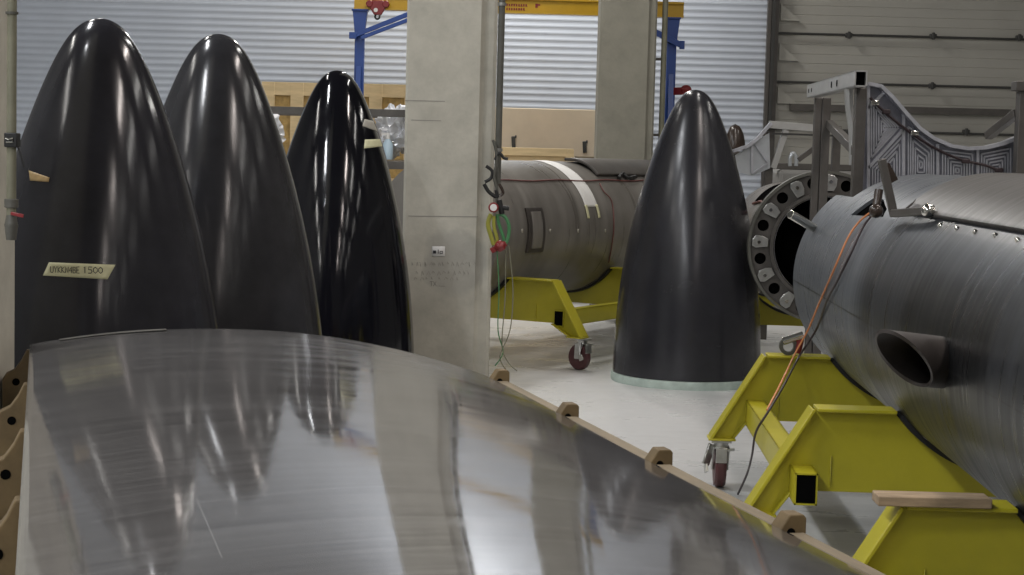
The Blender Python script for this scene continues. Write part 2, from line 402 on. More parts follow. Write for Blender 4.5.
# ------------------------------------------------------------------ concrete columns
def column(label, px0, px1, Y, depth, m, yref=100, rebate=.12):
    x0, x1 = at(px0, yref, Y).x, at(px1, yref, Y).x
    t = thing('concrete_column', label, 'column', ((x0+x1)/2, Y+depth/2, 0))
    w = (x1-x0)/2; d = depth/2; s = .02; rb = rebate
    pl = [(-w, -d+s), (-w+s, -d), (w-rb, -d), (w-rb, -d+.035), (w-rb+.03, -d+.05), (w-.02, -d+.05), (w, -d+.07), (w, d), (-w, d)]
    MB().prism(pl, H-.001).build('shaft', m, t, smooth=False)
    return t, (x0, x1)
col1, (cx0, cx1) = column('pale concrete column in the middle, front one with a white sticker', 402.5, 491.5, 13.35, .62, M['concrete_stain'], yref=230)
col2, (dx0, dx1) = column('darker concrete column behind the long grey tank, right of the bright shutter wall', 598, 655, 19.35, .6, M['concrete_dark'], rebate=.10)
Yc = 13.35
def on_col(px, py, off=.003):
    p = at(px, py, Yc-off); return p - Vector(col1.location)
st = MB().grid(lambda u, v: on_col(432+13*u+.0*v, 246.3+10*v), 2, 2).build('sticker', M['whitesheet'], col1, solid=.002, label='white sticker with a black square')
b = MB(); b.box(on_col(434.6, 252, .006), (.024, .002, .024))
for q in ([(438.2, 249.5), (438.2, 253.6)], [(440, 251.5), (440, 253.6), (442.6, 253.6), (442.6, 251.3), (440, 251.5)]):
    b.tube([on_col(x, y, .006) for x, y in q], .0035, 5)
b.build('sticker_print', M['ink'], st)
b = MB(); rnd = random.Random(3)
for (yy, xa, xb, n) in ((262, 412, 478, 15), (271, 416, 474, 11), (277, 414, 462, 8)):
    for k in range(n):
        x = xa+(xb-xa)*k/n; a = rnd.uniform(-1, 2.2); hgt = rnd.uniform(2, 5)
        b.tube([on_col(x, yy+hgt, .001), on_col(x+a, yy, .001), on_col(x+a+rnd.uniform(.5, 2), yy+hgt*.8, .001)], .0018, 4)
write(b, 'TX', 430, 281.5, 3.4, 2.8, 4.5, 0, lambda x, y: on_col(x, y, .001), .0025)
b.tube([on_col(437, 286, .001), on_col(445, 286.4, .001)], .002, 4)
b.build('pencil_scrawl', M['pencil'], col1, label='faint pencil scrawl on the concrete')
b = MB()
for i, (y, w_) in enumerate(((100.5, 40), (216, 70), (120, 30))):
    b.bar(on_col(405+i*3, y, .0), on_col(405+i*3+w_, y+.8, .0), .004, .006)
b.build('form_line', M['pencil'], col1)
# left column at the edge of the frame
lx = at(15.8, 200, 6.58).x
col0 = thing('concrete_column', 'concrete column cut by the left edge of the photo, carrying a pipe', 'column', (lx-.35, 6.28, 0))
MB().box((0, 0, H/2), (.70, .6, H-.002)).build('shaft', M['concrete'], col0, bevel=.012)
wp = thing('wall_pipe', 'olive vertical pipe with valve on the left edge column', 'pipe', (lx-.02, 5.9, 0))
pz = lambda y: at(10, y, 5.93).z
px_ = at(11.5, 150, 5.93)
wp.location = (px_.x, 5.93, 0)
MB().cyl((0, 0, pz(222)), (0, 0, H-.01), .0165, n=20).build('pipe', M['pipe'], wp)
MB().lathe([(.018, -.01), (.024, -.008), (.024, .02), (.018, .022)], 20, m=Matrix.Translation((0, 0, pz(205)))).build('pipe_collar', M['pipe_dk'], wp)
MB().lathe([(.017, -.004), (.022, -.004), (.022, .004), (.017, .004)], 20, m=Matrix.Translation((0, 0, pz(13)))).build('pipe_collar', M['pipe_dk'], wp)
b = MB(); b.cyl((0, 0, pz(240)), (0, 0, pz(224)), .017, .024, 16).cyl((0, 0, pz(226)), (0, 0, pz(214)), .024, .016, 16)
b.build('valve_body', M['pipe_dk'], wp)
MB().bar((.005, -.02, pz(213)), (.05, -.025, pz(215.5)), .008, .012).build('valve_handle', M['red'], wp, bevel=.002, label='red valve handle')
b = MB(); b.box((.004, -.004, pz(140)), (.046, .046, .05)); b.build('pipe_clamp', M['black'], wp, bevel=.004)
b = MB(); b.tube([(-.012, -.03, pz(138)), (.0, -.033, pz(139.5)), (.012, -.03, pz(138.5)), (.012, -.03, pz(142)), (-.01, -.032, pz(142))], .0035, 6)
b.build('clamp_clip', M['chrome'], wp)
b = MB(); b.tube([(.02, -.01, pz(144)), (.034, -.012, pz(152)), (.043, -.014, pz(162)), (.047, -.012, pz(167))], .004, 6); b.build('clamp_strap', M['black'], wp)
# pipes on the two further columns
q = at(500, 80, Yc-.06)
cp = thing('column_pipe', 'thin dark pipe running up the front concrete column', 'pipe', (q.x, Yc-.06, 0))
MB().cyl((0, 0, at(499, 185, Yc-.06).z), (0, 0, H-.01), .026, n=16).build('pipe', M['pipe_dk'], cp)
for y in (5, 150):
    MB().lathe([(.026, -.012), (.034, -.012), (.034, .012), (.026, .012)], 16, m=Matrix.Translation((0, 0, at(500, y, Yc).z))).build('pipe_collar', M['zinc'], cp)
q = at(663, 60, 19.4)
cp2 = thing('column_pipe', 'olive pipe beside the darker rear concrete column', 'pipe', (q.x+.02, 19.55, 0))
MB().cyl((0, 0, .02), (0, 0, H-.01), .032, n=16).build('pipe', M['pipe'], cp2)
MB().box((-.08, 0, at(660, 59, 19.5).z), (.18, .03, .03)).build('pipe_bracket', M['steel'], cp2)
MB().box((-.08, 0, at(660, 135, 19.5).z), (.18, .03, .03)).build('pipe_bracket', M['steel'], cp2)

# hoses, gauge and hooks hanging on the column pipe
Yh = Yc-.12
hb = thing('hose_bundle', 'tangle of hoses with gauge hung on the front concrete column', 'hoses', tuple(at(498, 200, Yh)*1.0))
hl = Vector(hb.location)
P = lambda x, y, o=0: at(x, y, Yh-o) - hl
def curve(pts, n=6):
    out = []
    for i in range(len(pts)-1):
        p0 = pts[max(i-1, 0)]; p1 = pts[i]; p2 = pts[i+1]; p3 = pts[min(i+2, len(pts)-1)]
        for k in range(n):
            t = k/n
            out.append(.5*((2*p1)+(p2-p0)*t+(2*p0-5*p1+4*p2-p3)*t*t+(3*p1-p0-3*p2+p3)*t**3))
    out.append(pts[-1]); return out
def hose(name, pts, r, m, parent, n=8):
    return MB().tube(curve(pts), r, n).build(name, m, parent)
hose('hook', [P(495, 160), P(499, 153), P(504, 158), P(508, 159)], .012, M['black'], hb)
hose('hook', [P(486, 166), P(492, 171), P(491, 178), P(485, 182)], .013, M['black'], hb)
hose('hook', [P(484, 184), P(489, 192), P(497, 197), P(496, 190)], .015, M['black'], hb)
hose('hook', [P(499, 184), P(503, 192), P(500, 196)], .012, M['brown'], hb)
hose('cord', [P(493, 140), P(496, 150), P(497, 162), P(494, 176), P(497, 190), P(496, 204)], .012, M['pipe_dk'], hb)
g = MB().cyl(P(493.5, 207.5, .03), P(493.5, 207.5, .07), .040, n=24).build('gauge', M['red'], hb, bevel=.004, label='red pressure gauge')
MB().cyl(P(493.5, 207.5, .07), P(493.5, 207.5, .074), .027, n=24).build('gauge_face', M['whitesheet'], g)
MB().cyl(P(498, 207), P(509, 208.5), .018, n=12).cyl(P(499, 200), P(502, 214), .022, n=12).build('valve', M['black'], hb)
hose('green_hose', [P(499, 214), P(505, 217), P(509, 226), P(508, 238), P(504, 246)], .014, M['green'], hb)
hose('green_hose', [P(497, 214), P(499, 224), P(503, 236), P(505, 244)], .013, M['green'], hb)
hose('yellow_hose', [P(491, 214), P(488, 224), P(491, 236), P(494, 245)], .018, M['yelhose'], hb)
hose('yellow_hose', [P(494, 216), P(494, 227), P(497, 238), P(497, 244)], .014, M['yelhose'], hb)
b = MB(); b.bar(P(491, 251), P(506, 243), .05, .045).ball(P(500, 246, .02), .045, 2, .3, 2); b.build('coupling', M['red'], hb, bevel=.006, label='red hose coupling')
def floor_pt(px, py): d = ray(px, py); return CAM + d*(-(CAM.z-.006)/d.z)
for pts in ([(497, 250), (499, 290), (498, 330), (503, 352), (495, 366)], [(509, 246), (513, 290), (510, 330), (500, 356), (506, 370)], [(506, 250), (505, 300), (502, 345), (508, 362), (517, 371)]):
    w = [P(*p) for p in pts]
    hose('thin_line', w, .0045, M['green'] if pts[0][0] == 497 else M['pipe'], hb, 6)

# ------------------------------------------------------------------ near tank, its frame and axis
YE = 10.2
PE = at(900, 279.5, YE)
RT = 106.5*YE/FPX
dv = ray(584, 158); az = math.atan2(dv.x, dv.y)
axis = Vector((math.sin(az), math.cos(az), 0)); side = Vector((math.cos(az), -math.sin(az), 0))
ZC = PE.z
def ray_cyl(px, py, p0, ax, zc, R):
    d = ray(px, py); o = CAM - Vector((p0[0], p0[1], zc))
    dp = d - ax*d.dot(ax); op = o - ax*o.dot(ax)
    A = dp.dot(dp); B = 2*dp.dot(op); Cc = op.dot(op)-R*R
    D = B*B-4*A*Cc
    s = (-B - math.sqrt(max(0, D)))/(2*A)
    return CAM + d*s
class Frame:
    def __init__(s, p0, ang, zc):
        s.p0 = Vector((p0[0], p0[1], 0)); s.ax = Vector((math.sin(ang), math.cos(ang), 0)); s.sd = Vector((math.cos(ang), -math.sin(ang), 0)); s.zc = zc; s.ang = ang
    def loc(s, w):
        v = w - s.p0; return Vector((v.dot(s.sd), v.dot(s.ax), w.z))
    def hit(s, px, py, R):
        """(y along the axis, angle) where the pixel meets the tube of radius R"""
        l = s.loc(ray_cyl(px, py, s.p0, s.ax, s.zc, R)); return l.y, math.atan2(l.z-s.zc, l.x)
    def pos(s, y, th, R): return Vector((R*math.cos(th), y, s.zc+R*math.sin(th)))
FN = Frame(PE, az, ZC)
print('NEAR', PE, 'R', RT, 'az', math.degrees(az), 'zc', ZC)
for q in ((829, 194), (853, 196), (905, 205), (960, 222), (1020, 236), (828, 301), (885, 327), (945, 352)):
    y, th = FN.hit(*q, RT); print(q, 'y %.2f th %.1f' % (y, math.degrees(th)))
yS, tS = FN.hit(941, 362.5, RT)
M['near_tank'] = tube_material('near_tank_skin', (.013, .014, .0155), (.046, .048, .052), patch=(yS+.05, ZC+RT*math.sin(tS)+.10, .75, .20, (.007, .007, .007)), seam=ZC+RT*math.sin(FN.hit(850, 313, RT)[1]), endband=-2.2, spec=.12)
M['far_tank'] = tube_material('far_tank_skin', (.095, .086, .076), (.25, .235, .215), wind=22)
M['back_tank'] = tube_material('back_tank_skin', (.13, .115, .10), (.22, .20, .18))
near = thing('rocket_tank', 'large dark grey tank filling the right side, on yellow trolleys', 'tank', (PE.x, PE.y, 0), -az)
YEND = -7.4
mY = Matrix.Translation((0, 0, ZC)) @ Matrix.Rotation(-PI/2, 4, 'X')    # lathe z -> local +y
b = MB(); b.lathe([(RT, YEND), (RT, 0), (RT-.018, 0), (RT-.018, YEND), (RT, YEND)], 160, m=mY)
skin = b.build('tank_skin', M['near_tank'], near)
# open notch at the far end, and the dark hatch behind it
th1 = FN.hit(829, 194, RT)[1]; y1 = FN.hit(854, 196.5, RT)[0]
ct = MB(); zc_ = ZC+RT*math.sin(th1)
ct.box((0, (y1+.2)/2, zc_+.5), (2*RT*abs(math.cos(th1))+.0, .2-y1, 1.0))
cut = ct.build('cut', M['bore']); cut.parent = near; bpy.context.view_layer.update(); boolean(skin, cut)
hp = [FN.hit(x, y, RT) for x, y in ((851, 215), (862, 206), (876, 196.5), (884, 200), (887, 209), (883, 217))]
ct = MB(); lo = [ct.bm.verts.new(FN.pos(y, t, RT-.06)) for y, t in hp]; hi = [ct.bm.verts.new(FN.pos(y, t, RT+.06)) for y, t in hp]
ct.bm.faces.new(lo); ct.bm.faces.new(hi[::-1])
for i in range(len(hp)): ct.bm.faces.new((lo[i], hi[i], hi[(i+1) % 6], lo[(i+1) % 6]))
cut = ct.build('cut', M['bore']); cut.parent = near; bpy.context.view_layer.update(); boolean(skin, cut)
MB().lathe([(RT-.022, YEND+.05), (RT-.022, y1-.05), (0, y1-.05)], 96, m=mY).build('tank_inner_shade', M['bore'], near)  # black inner skin standing in for shade inside the tank
# raised doubler along the top with its row of bolts
thd = FN.hit(980, 226, RT)[1]; yd = FN.hit(910, 207, RT)[0]
MB().grid(lambda u, v: FN.pos(yd + (YEND+.3-yd)*v - (.10*(1-math.sin(PI*u)) if v == 0 else 0), thd + (PI-2*thd if thd < PI/2 else -(2*thd-PI))*u, RT+.012), 40, 60).build('doubler', M['doubler'], near, solid=.022, bevel=.004)
yb0 = FN.hit(940, 226, RT)[0]; tb0 = thd+.05
for k in range(9):
    y = yb0-.31*k
    MB().cyl(FN.pos(y, tb0, RT), FN.pos(y, tb0, RT+.012), .011, .007, 12).build('bolt', M['chrome'], near)
# scarfed outlet pipe
cS = FN.pos(yS, tS, RT); nS = Vector((math.cos(tS), 0, math.sin(tS))); uS = Vector((-math.sin(tS), 0, math.cos(tS)))
if uS.z < 0: uS = -uS
rS = .092
aS = (nS*.70 + Vector((0, -.70, 0)) + Vector((0, 0, .13))).normalized(); eS = (Vector((0, 1, 0)) - aS*aS.y).normalized()
vS = aS.cross(eS)
if vS.z < 0: vS = -vS
def scoop_pt(phi, v, r):
    L = .23 + .02*math.cos(phi) + .12*math.sin(phi)
    off = eS*r*math.cos(phi) + vS*r*math.sin(phi)
    back = off.dot(nS)/.70 + (r*math.sin(phi))**2/(2*RT) + .03      # start just under the tank skin
    return cS + off + aS*(-back + (L+back)*v)
b = MB(); n = 64
ro = [[b.bm.verts.new(scoop_pt(2*PI*k/n, v, rS)) for k in range(n)] for v in (0, .33, .66, 1)]
ri = [[b.bm.verts.new(scoop_pt(2*PI*k/n, v, rS-.012)) for k in range(n)] for v in (1, .66, .33, 0)]
allr = ro+ri
for i in range(len(allr)-1):
    for k in range(n): b.bm.faces.new((allr[i][k], allr[i][(k+1) % n], allr[i+1][(k+1) % n], allr[i+1][k]))
b.build('outlet_pipe', M['scoop'], near, label='short scarfed outlet pipe')
# lever bracket, fittings, and the pin on the rim
LV = lambda x, y, o: near.matrix_world.inverted() @ at(x, y, o)
bpy.context.view_layer.update()
yl = (near.matrix_world @ FN.pos(*FN.hit(897, 216, RT), RT)).y
yk = (near.matrix_world @ FN.pos(*FN.hit(928, 212, RT+.03), RT+.03)).y - .07
b = MB(); b.bar(LV(881.5, 159, yl-.26), LV(894, 215, yl-.26), .036, .036).bar(LV(893, 213.5, yl-.26), LV(926, 211.0, yk), .034, .036)
b.build('lever', M['steel'], near, bevel=.006)
MB().ball(LV(928, 210.5, yk), .030, 3).cyl(LV(925, 211, yk), LV(934, 210.5, yk), .024, n=16).build('lever_knob', M['chrome'], near)
b = MB(); b.cyl(LV(879, 190, yl+.03), LV(875.5, 211, yl+.0), .02, n=14).ball(LV(876, 211, yl), .034, 2).bar(LV(884, 165, yl), LV(893, 182, yl), .02, .05); b.build('fitting', M['brown'], near)
b = MB(); pa = FN.pos(*FN.hit(815, 228.5, RT), RT); pw = near.matrix_world @ pa
b.cyl(near.matrix_world.inverted() @ pw, LV(790, 214, pw.y-.12), .026, n=20).cyl(pa, pa + Vector((.04, -.02, -.01)), .018, n=8)
b.build('pin', M['chrome'], near, bevel=.004)

# cables from the hatch down over the trolley to the floor
def cable(name, label, pix, r, m):
    pts = []
    for (x, y, Y) in pix:
        if Y is None:
            l = FN.pos(*FN.hit(x, y, RT), RT+r+.009); pts.append(near.matrix_world @ l)
        elif Y == 'f': p = floor_pt(x, y); p.z = r; pts.append(p)
        else: pts.append(at(x, y, Y))
    b = MB().tube(curve(pts, 8), r, 8); o = b.build(name, m); tag(o, label, 'cable'); return o
YA = YE/1.09; YB = YE/1.39; YC_ = YA*190.7/337
cable('cable', 'orange cable running down from the hatch of the large right tank', [(873, 214, None), (861, 224, None), (850, 240, None), (836, 272, None), (822, 303, None), (808, 330, YA-.13), (796, 352, YA-.10), (780, 385, 8.8), (767, 410, 8.58)], .0052, M["orange"])
cable('cable', 'dark cable running down from the right tank to the floor', [(876, 215, None), (866, 228, None), (853, 256, None), (841, 280, None), (830, 300, None), (816, 330, YA-.13), (800, 355, YA-.11), (784, 385, 8.85), (768, 412, 8.5), (756, 432, 8.5), (752, 455, 8.65), (747, 474, 8.95), (738, 494, 'f')], .006, M['darkcable'])

# ------------------------------------------------------------------ yellow trolley (built once)
CX, FX, ZT, ZB, ZF = .885, 1.165, .748, .388, .288
RS = RT+.022
def build_trolley(label, loc, rotz, CX=CX, FX=FX):
    """origin: on the floor under the tank axis, midway along; plates at local y=+-1"""
    t = thing('tank_trolley', label, 'trolley', loc, rotz)
    xs = math.sqrt(RS**2-(ZC-ZT)**2); a0 = math.atan2(ZT-ZC, -xs); a1 = math.atan2(ZT-ZC, xs)
    arc = []
    A0 = a0 if a0 > 0 else a0+2*PI; A1 = a1+2*PI
    for k in range(41):
        a = A0+(A1-A0)*k/40; arc.append((RS*math.cos(a), ZC+RS*math.sin(a)))
    for Y in (1.0, -1.0):
        pl = [(-CX, ZT)] + arc + [(CX, ZT), (FX, ZF), (FX-.115, ZF), (.975, ZB), (-.975, ZB), (-FX+.115, ZF), (-FX, ZF)]
        m = Matrix.Translation((0, Y+.007, 0)) @ Matrix.Rotation(PI/2, 4, 'X')
        b = MB(); b.prism(pl, .014, m)
        plate = b.build('saddle_plate', M['yellow'], t, smooth=False)
        for s in (-1, 1):
            b = MB()
            dx = s*(CX-xs)
            b.box((s*(CX+xs)/2-s*.006, Y, ZT+.006), (CX-xs-.01, .15, .014))
            b.build('top_flange', M['yellow'], t, bevel=.003)
            b = MB()
            b.bar((s*(CX+.004), Y, ZT+.006), (s*(FX+.004), Y, ZF), .15, .014, up=(s, 0, .7))
            b.bar((s*.975, Y, ZB-.004), (s*(FX-.118), Y, ZF), .11, .010, up=(-s, 0, -.7))
            b.box((s*(FX-.055), Y, ZF-.006), (.15, .15, .012))
            b.bar((s*.80, Y-.012, ZB+.02), (s*.80, Y-.012, ZT-.2), .006, .010, up=(0, 1, 0))
            b.build('leg', M['yellow'], t, bevel=.003)
        b = MB(); n = 40
        vs = []
        for k in range(n+1):
            a = A0+.03+(A1-A0-.06)*k/n
            vs.append([b.bm.verts.new((rr*math.cos(a), Y+dy, ZC+rr*math.sin(a))) for rr, dy in ((RT+.001, -.06), (RT+.001, .06), (RS, .06), (RS, -.06))])
        for k in range(n):
            for j in range(4): b.bm.faces.new((vs[k][j], vs[k][(j+1) % 4], vs[k+1][(j+1) % 4], vs[k+1][j]))
        b.build('saddle_liner', M['black'], t)
    for s in (-1, 1):
        x = s*(.93 if FX < 1.2 else 1.03); zc2 = .432; w, h = .098, .138; th = .007
        b = MB()
        for (cx, cz, sx, sz) in ((x-w/2+th/2, zc2, th, h), (x+w/2-th/2, zc2, th, h), (x, zc2-h/2+th/2, w, th), (x, zc2+h/2-th/2, w, th)):
            b.box((cx, -.06 if FX < 1.2 else 0, cz), (sx, 2.30 if FX < 1.2 else 2.04, sz))
        o = b.build('side_beam', M['yellow'], t, smooth=False)
        MB().box((x, -1.195 if FX < 1.2 else -1.012, zc2), (w-.016, .01, h-.016)).build('beam_hollow_shade', M['bore'], o)  # black plate standing in for shade in the hollow beam end
    for Y in (1.0, -1.0):
        for s in (-1, 1):
            cp_ = bpy.data.objects.new('caster', None)
            fx = s*(FX-.055)
            b = MB(); b.box((0, 0, ZF-.020), (.11, .11, .014)).cyl((0, 0, ZF-.055), (0, 0, ZF-.02), .042, n=20)
            for q in (-1, 1):
                b.prism([(-.045, ZF-.052), (.045, ZF-.052), (.052, .10), (.004, .10)], .008, Matrix.Translation((q*.044-.004, -.0, 0)) @ Matrix.Rotation(PI/2, 4, 'Z') @ Matrix.Rotation(PI/2, 4, 'X'))
            b.box((0, 0, ZF-.058), (.08, .09, .010))
            b.bar((0, -.066, ZF-.055), (0, -.072, ZF-.135), .062, .02)
            b.bar((-.05, -.02, ZF-.04), (-.085, -.05, ZF-.15), .012, .05).bar((-.085, -.05, ZF-.15), (-.08, -.07, ZF-.19), .012, .04)
            b.cyl((.03, -.06, ZF-.065), (.072, -.06, ZF-.06), .008, n=10)
            cs = b.build('caster', M['zinc'], t, bevel=.002); cs.location = (fx+(.05*s if FX > 1.2 else 0), Y, 0)
            mW = Matrix.Translation((0, .03, .113)) @ Matrix.Rotation(PI/2, 4, 'Y')
            MB().lathe([(.012, -.036), (.05, -.028), (.085, -.033), (.102, -.031), (.112, -.017), (.112, .017), (.102, .031), (.085, .033), (.05, .028), (.012, .036), (.012, -.036)], 40, m=mW).build('wheel', M['tread'], cs)
            MB().lathe([(0, -.046), (.016, -.046), (.016, .046), (0, .046)], 14, m=mW).build('axle', M['chrome'], cs)
    return t
def axis_at(F_, Y):
    s = (Y-F_.p0.y)/F_.ax.y; p = F_.p0 + F_.ax*s; return p
pm = axis_at(FN, (YA+YB)/2)
tr = build_trolley('yellow steel trolley under the far half of the right tank, orange cable over it', (pm.x, pm.y, 0), -az)
pc_ = axis_at(FN, YC_) - FN.ax*1.0
tr2 = copy_tree(tr); tr2.location = (pc_.x, pc_.y, 0)
tr2['label'] = 'yellow trolley at bottom right corner with a wooden plank on its flange'
# plank on the nearest flange
pp = at(933, 496, YC_-.05)
zf = ZT+.0135
pk = MB(); pk.box((0, 0, .0165), (.355, .10, .032))
o = pk.build('wooden_plank', mat('weathered_plank', (.31, .225, .14), .75, noise_amt=.4, noise_scale=5, stretch=(1, 6, 6)), bevel=.004)
pw_ = at(930, 500, YC_-.02); o.location = (pw_.x+.005, YC_-.02, zf); o.rotation_euler = (0, 0, -az+R_(2))
tag(o, 'short weathered plank lying on the yellow trolley flange at bottom right', 'plank')
# hose coupling on the far flange
qf = at(792, 349, YA-.02)
cg = thing('hose_coupling', 'chrome and dark red coupling lying on the yellow trolley flange', 'coupling', (qf.x, YA-.01, ZT+.0135))
b = MB(); b.cyl((-.05, 0, .075), (.06, -.01, .115), .022, n=20); b.build('sleeve', M['chrome'], cg, bevel=.003)
b = MB(); b.lathe([(.03, -.015), (.05, -.015), (.05, .015), (.03, .015), (.03, -.015)], 24, m=Matrix.Translation((-.02, .0, .05)) @ Matrix.Rotation(PI/2, 4, 'X')); b.build('clamp_ring', M['pipe_dk'], cg)
b = MB(); b.cyl((.03, 0, .012), (.045, 0, .09), .022, n=14); b.build('hose_stub', M['red'], cg)

# ------------------------------------------------------------------ flanged tank behind (end ring facing us)
YR = 13.5
PR = at(824, 247, YR); RR = 76.2*YR/FPX; RB = .47; ZR = PR.z
FB = Frame(PR, az, ZR)
bt = thing('flanged_tank', 'tank with a bolted end ring of round holes, between lone black cone and right tank', 'tank', (PR.x, PR.y, 0), -az)
mB = Matrix.Translation((0, 0, ZR)) @ Matrix.Rotation(-PI/2, 4, 'X')
MB().lathe([(RB, .06), (RB, 2.9), (RB-.02, 2.9), (RB-.02, .06), (RB, .06)], 128, m=mB).build('tank_skin', M['back_tank'], bt)
MB().lathe([(RB-.022, .5), (0, .5)], 64, m=mB).build('bulkhead', M['bore'], bt, solid=.01)
MB().lathe([(0, 2.9), (RB-.03, 2.9)], 64, m=mB).build('bulkhead', M['bore'], bt, solid=.01)
rg = MB().lathe([(RR-.025, 0), (RR-.025, .03), (RR*.70, .03), (RR*.70, 0), (RR-.025, 0)], 128, m=mB).build('ring_flange', M['steel'], bt)
ct = MB(); nh = 12; ph0 = R_(162)
for k in range(nh):
    a = ph0+2*PI*k/nh; r = RR*.845
    ct.cyl((r*math.cos(a), -.05, ZR+r*math.sin(a)), (r*math.cos(a), .08, ZR+r*math.sin(a)), .046, n=24)
cut = ct.build('cut', M['bore']); cut.parent = bt; bpy.context.view_layer.update(); boolean(rg, cut)
MB().lathe([(RR, -.03), (RR, .06), (RR-.022, .06), (RR-.022, -.03), (RR, -.03)], 128, m=mB).build('outer_rim', M['pipe_dk'], bt)
MB().lathe([(RR*.715, -.05), (RR*.715, .03), (RR*.67, .03), (RR*.67, -.05), (RR*.715, -.05)], 128, m=mB).build('inner_rim', M['steel'], bt)
MB().lathe([(RR*.655, -.052), (RR*.665, -.052), (RR*.665, -.044), (RR*.655, -.044), (RR*.655, -.052)], 96, m=mB).build('inner_lip', M['chrome'], bt)
MB().lathe([(RR*.65, .02), (RR*.65, .45), (RB*.96, .46)], 96, m=mB).build('throat', M['bore'], bt, solid=.006)
MB().lathe([(RR-.03, .045), (RR*.70, .045)], 96, m=mB).build('hole_shade', M['bore'], bt, solid=.006)  # black sheet behind the holes, painted in place of their shade
for k in range(nh):
    a = ph0+2*PI*(k+.5)/nh; r = RR*.845
    m = Matrix.Translation((r*math.cos(a), -.014, ZR+r*math.sin(a))) @ Matrix.Rotation(-a, 4, 'Y')
    b = MB(); g0 = len(b.bm.verts)
    b.prism([(-.065, -.03), (-.02, -.05), (.035, -.052), (.062, -.02), (.062, .03), (.03, .046), (-.03, .036), (-.065, .03)], .026, m @ Matrix.Rotation(PI/2, 4, 'X'))
    cl = b.build('clip', M['zinc'], bt, bevel=.004)
    b = MB(); b.cyl(m @ Vector((.01, -.05, 0)), m @ Vector((.01, -.015, 0)), .014, n=10); b.build('bolt', M['chrome'], cl)
# black sheet draped over its top
yA_, tA_ = .45, R_(140)
MB().grid(lambda u, v: FB.pos(.35+1.5*u + .06*math.sin(9*v)*(1-u), R_(70)+R_(72)*v+.05*math.sin(7*u), RB+.012+.012*math.sin(11*u+5*v)), 24, 24).build('cover_sheet', M['bore'], bt, solid=.006, label='black cover sheet')
MB().tube([FB.pos(.35+1.5*u, R_(142)+.05*math.sin(7*u*1.0), RB+.014) for u in [k/16 for k in range(17)]], .012, 6).build('sheet_hem', M['redcable'], bt)
pm3 = axis_at(FB, 14.95) + FB.ax*1.0
tr3 = copy_tree(tr); tr3.location = (pm3.x, pm3.y, 0); tr3.scale = (.87, 1, 1)
tr3['label'] = 'yellow trolley mostly hidden behind the lone cone, under the end-ring tank'

# ------------------------------------------------------------------ long far tank
AL = R_(30); ZFt = ZC+.0
p13 = at(513, 278, 14.85)
P0 = Vector((p13.x - .555*math.cos(AL), 14.85+.555*math.sin(AL), 0))
FF = Frame(P0, AL, ZFt); RFt = RT
far = thing('rocket_tank', 'long grey brown tank with a white sheet, behind the front concrete column', 'tank', (P0.x, P0.y, 0), -AL)
mF = Matrix.Translation((0, 0, ZFt)) @ Matrix.Rotation(-PI/2, 4, 'X')
MB().lathe([(0, -.42), (RFt-.05, -.42), (RFt, -.40), (RFt, 4.0), (RFt-.05, 4.02), (0, 4.02)], 128, m=mF).build('tank_skin', M['far_tank'], far)
def tube_patch(F_, name, corners, R, m, parent, nu=10, nv=16, solid=.003, label=None):
    (a, b_, c_, d_) = [F_.hit(*q, R) for q in corners]
    def fn(u, v):
        y = (a[0]*(1-u)+b_[0]*u)*(1-v) + (d_[0]*(1-u)+c_[0]*u)*v
        t = (a[1]*(1-u)+b_[1]*u)*(1-v) + (d_[1]*(1-u)+c_[1]*u)*v
        return F_.pos(y, t, R)
    return MB().grid(fn, nu, nv).build(name, m, parent, solid=solid, label=label)
for q in ((513, 278), (545, 166), (598, 206), (583, 208), (530, 208), (640, 178)):
    y, th = FF.hit(*q, RFt); print('far', q, 'y %.2f th %.1f' % (y, math.degrees(th)))
y_a, t_a = FF.hit(591, 207, RFt)
wdt = .25
MB().grid(lambda u, v: FF.pos(y_a+(u-.5)*wdt, t_a+(R_(88)-t_a)*v, RFt+.005), 6, 30).build('white_sheet', M['whitesheet'], far, solid=.003, label='white sheet strip')
for dy in (.11, -.11):
    MB().grid(lambda u, v: FF.pos(y_a+dy+(u-.5)*.05, t_a-.17+.2*v, RFt+.008), 2, 8).build('tape_tail', M['tape'], far, solid=.002)
y_p, t_p = FF.hit(536, 230, RFt)
MB().grid(lambda u, v: FF.pos(y_p+(u-.5)*.30, t_p+(v-.5)*.62, RFt+.008), 4, 20).build('access_plate', M['scoop'], far, solid=.016, bevel=.004)
MB().grid(lambda u, v: FF.pos(y_p+(u-.5)*.18, t_p+(v-.5)*.50, RFt+.018), 4, 20).build('access_plate', M['far_tank'], far, solid=.012, bevel=.003)
y_r, t_r = FF.hit(630, 176, RFt)
MB().grid(lambda u, v: FF.pos(y_r-.75+2.2*u, t_r-.02+.62*v, RFt+.02+.02*math.sin(PI*v)), 8, 14).build('raceway', M['steel'], far, solid=.03, bevel=.006)
pts = [FF.pos(-.3+3.2*k/20, FF.hit(560, 181, RFt)[1]+.012*math.sin(k), RFt+.009) for k in range(21)]
MB().tube(pts, .007, 6).build('red_cord', M['redcable'], far)
pts = [FF.pos(*FF.hit(x, y, RFt), RFt+.010) for x, y in ((599, 184), (603, 192), (611, 202), (613, 225), (611, 245), (608, 262))]
MB().tube(curve(pts), .006, 6).build('red_cord', M['redcable'], far)
pts = [FF.pos(*FF.hit(x, y, RFt), RFt+.03) for x, y in ((617, 180), (621, 176), (626, 180), (634, 179))]
MB().tube(curve(pts), .02, 6).build('rag', M['black'], far)
for x in (522, 550, 578, 605):
    y, t = FF.hit(x, 231, RFt)
    MB().grid(lambda u, v: FF.pos(y+(u-.5)*.03, t+(v-.5)*.06, RFt+.002), 1, 2).build('mark', M['tape_grey'], far, solid=.001)
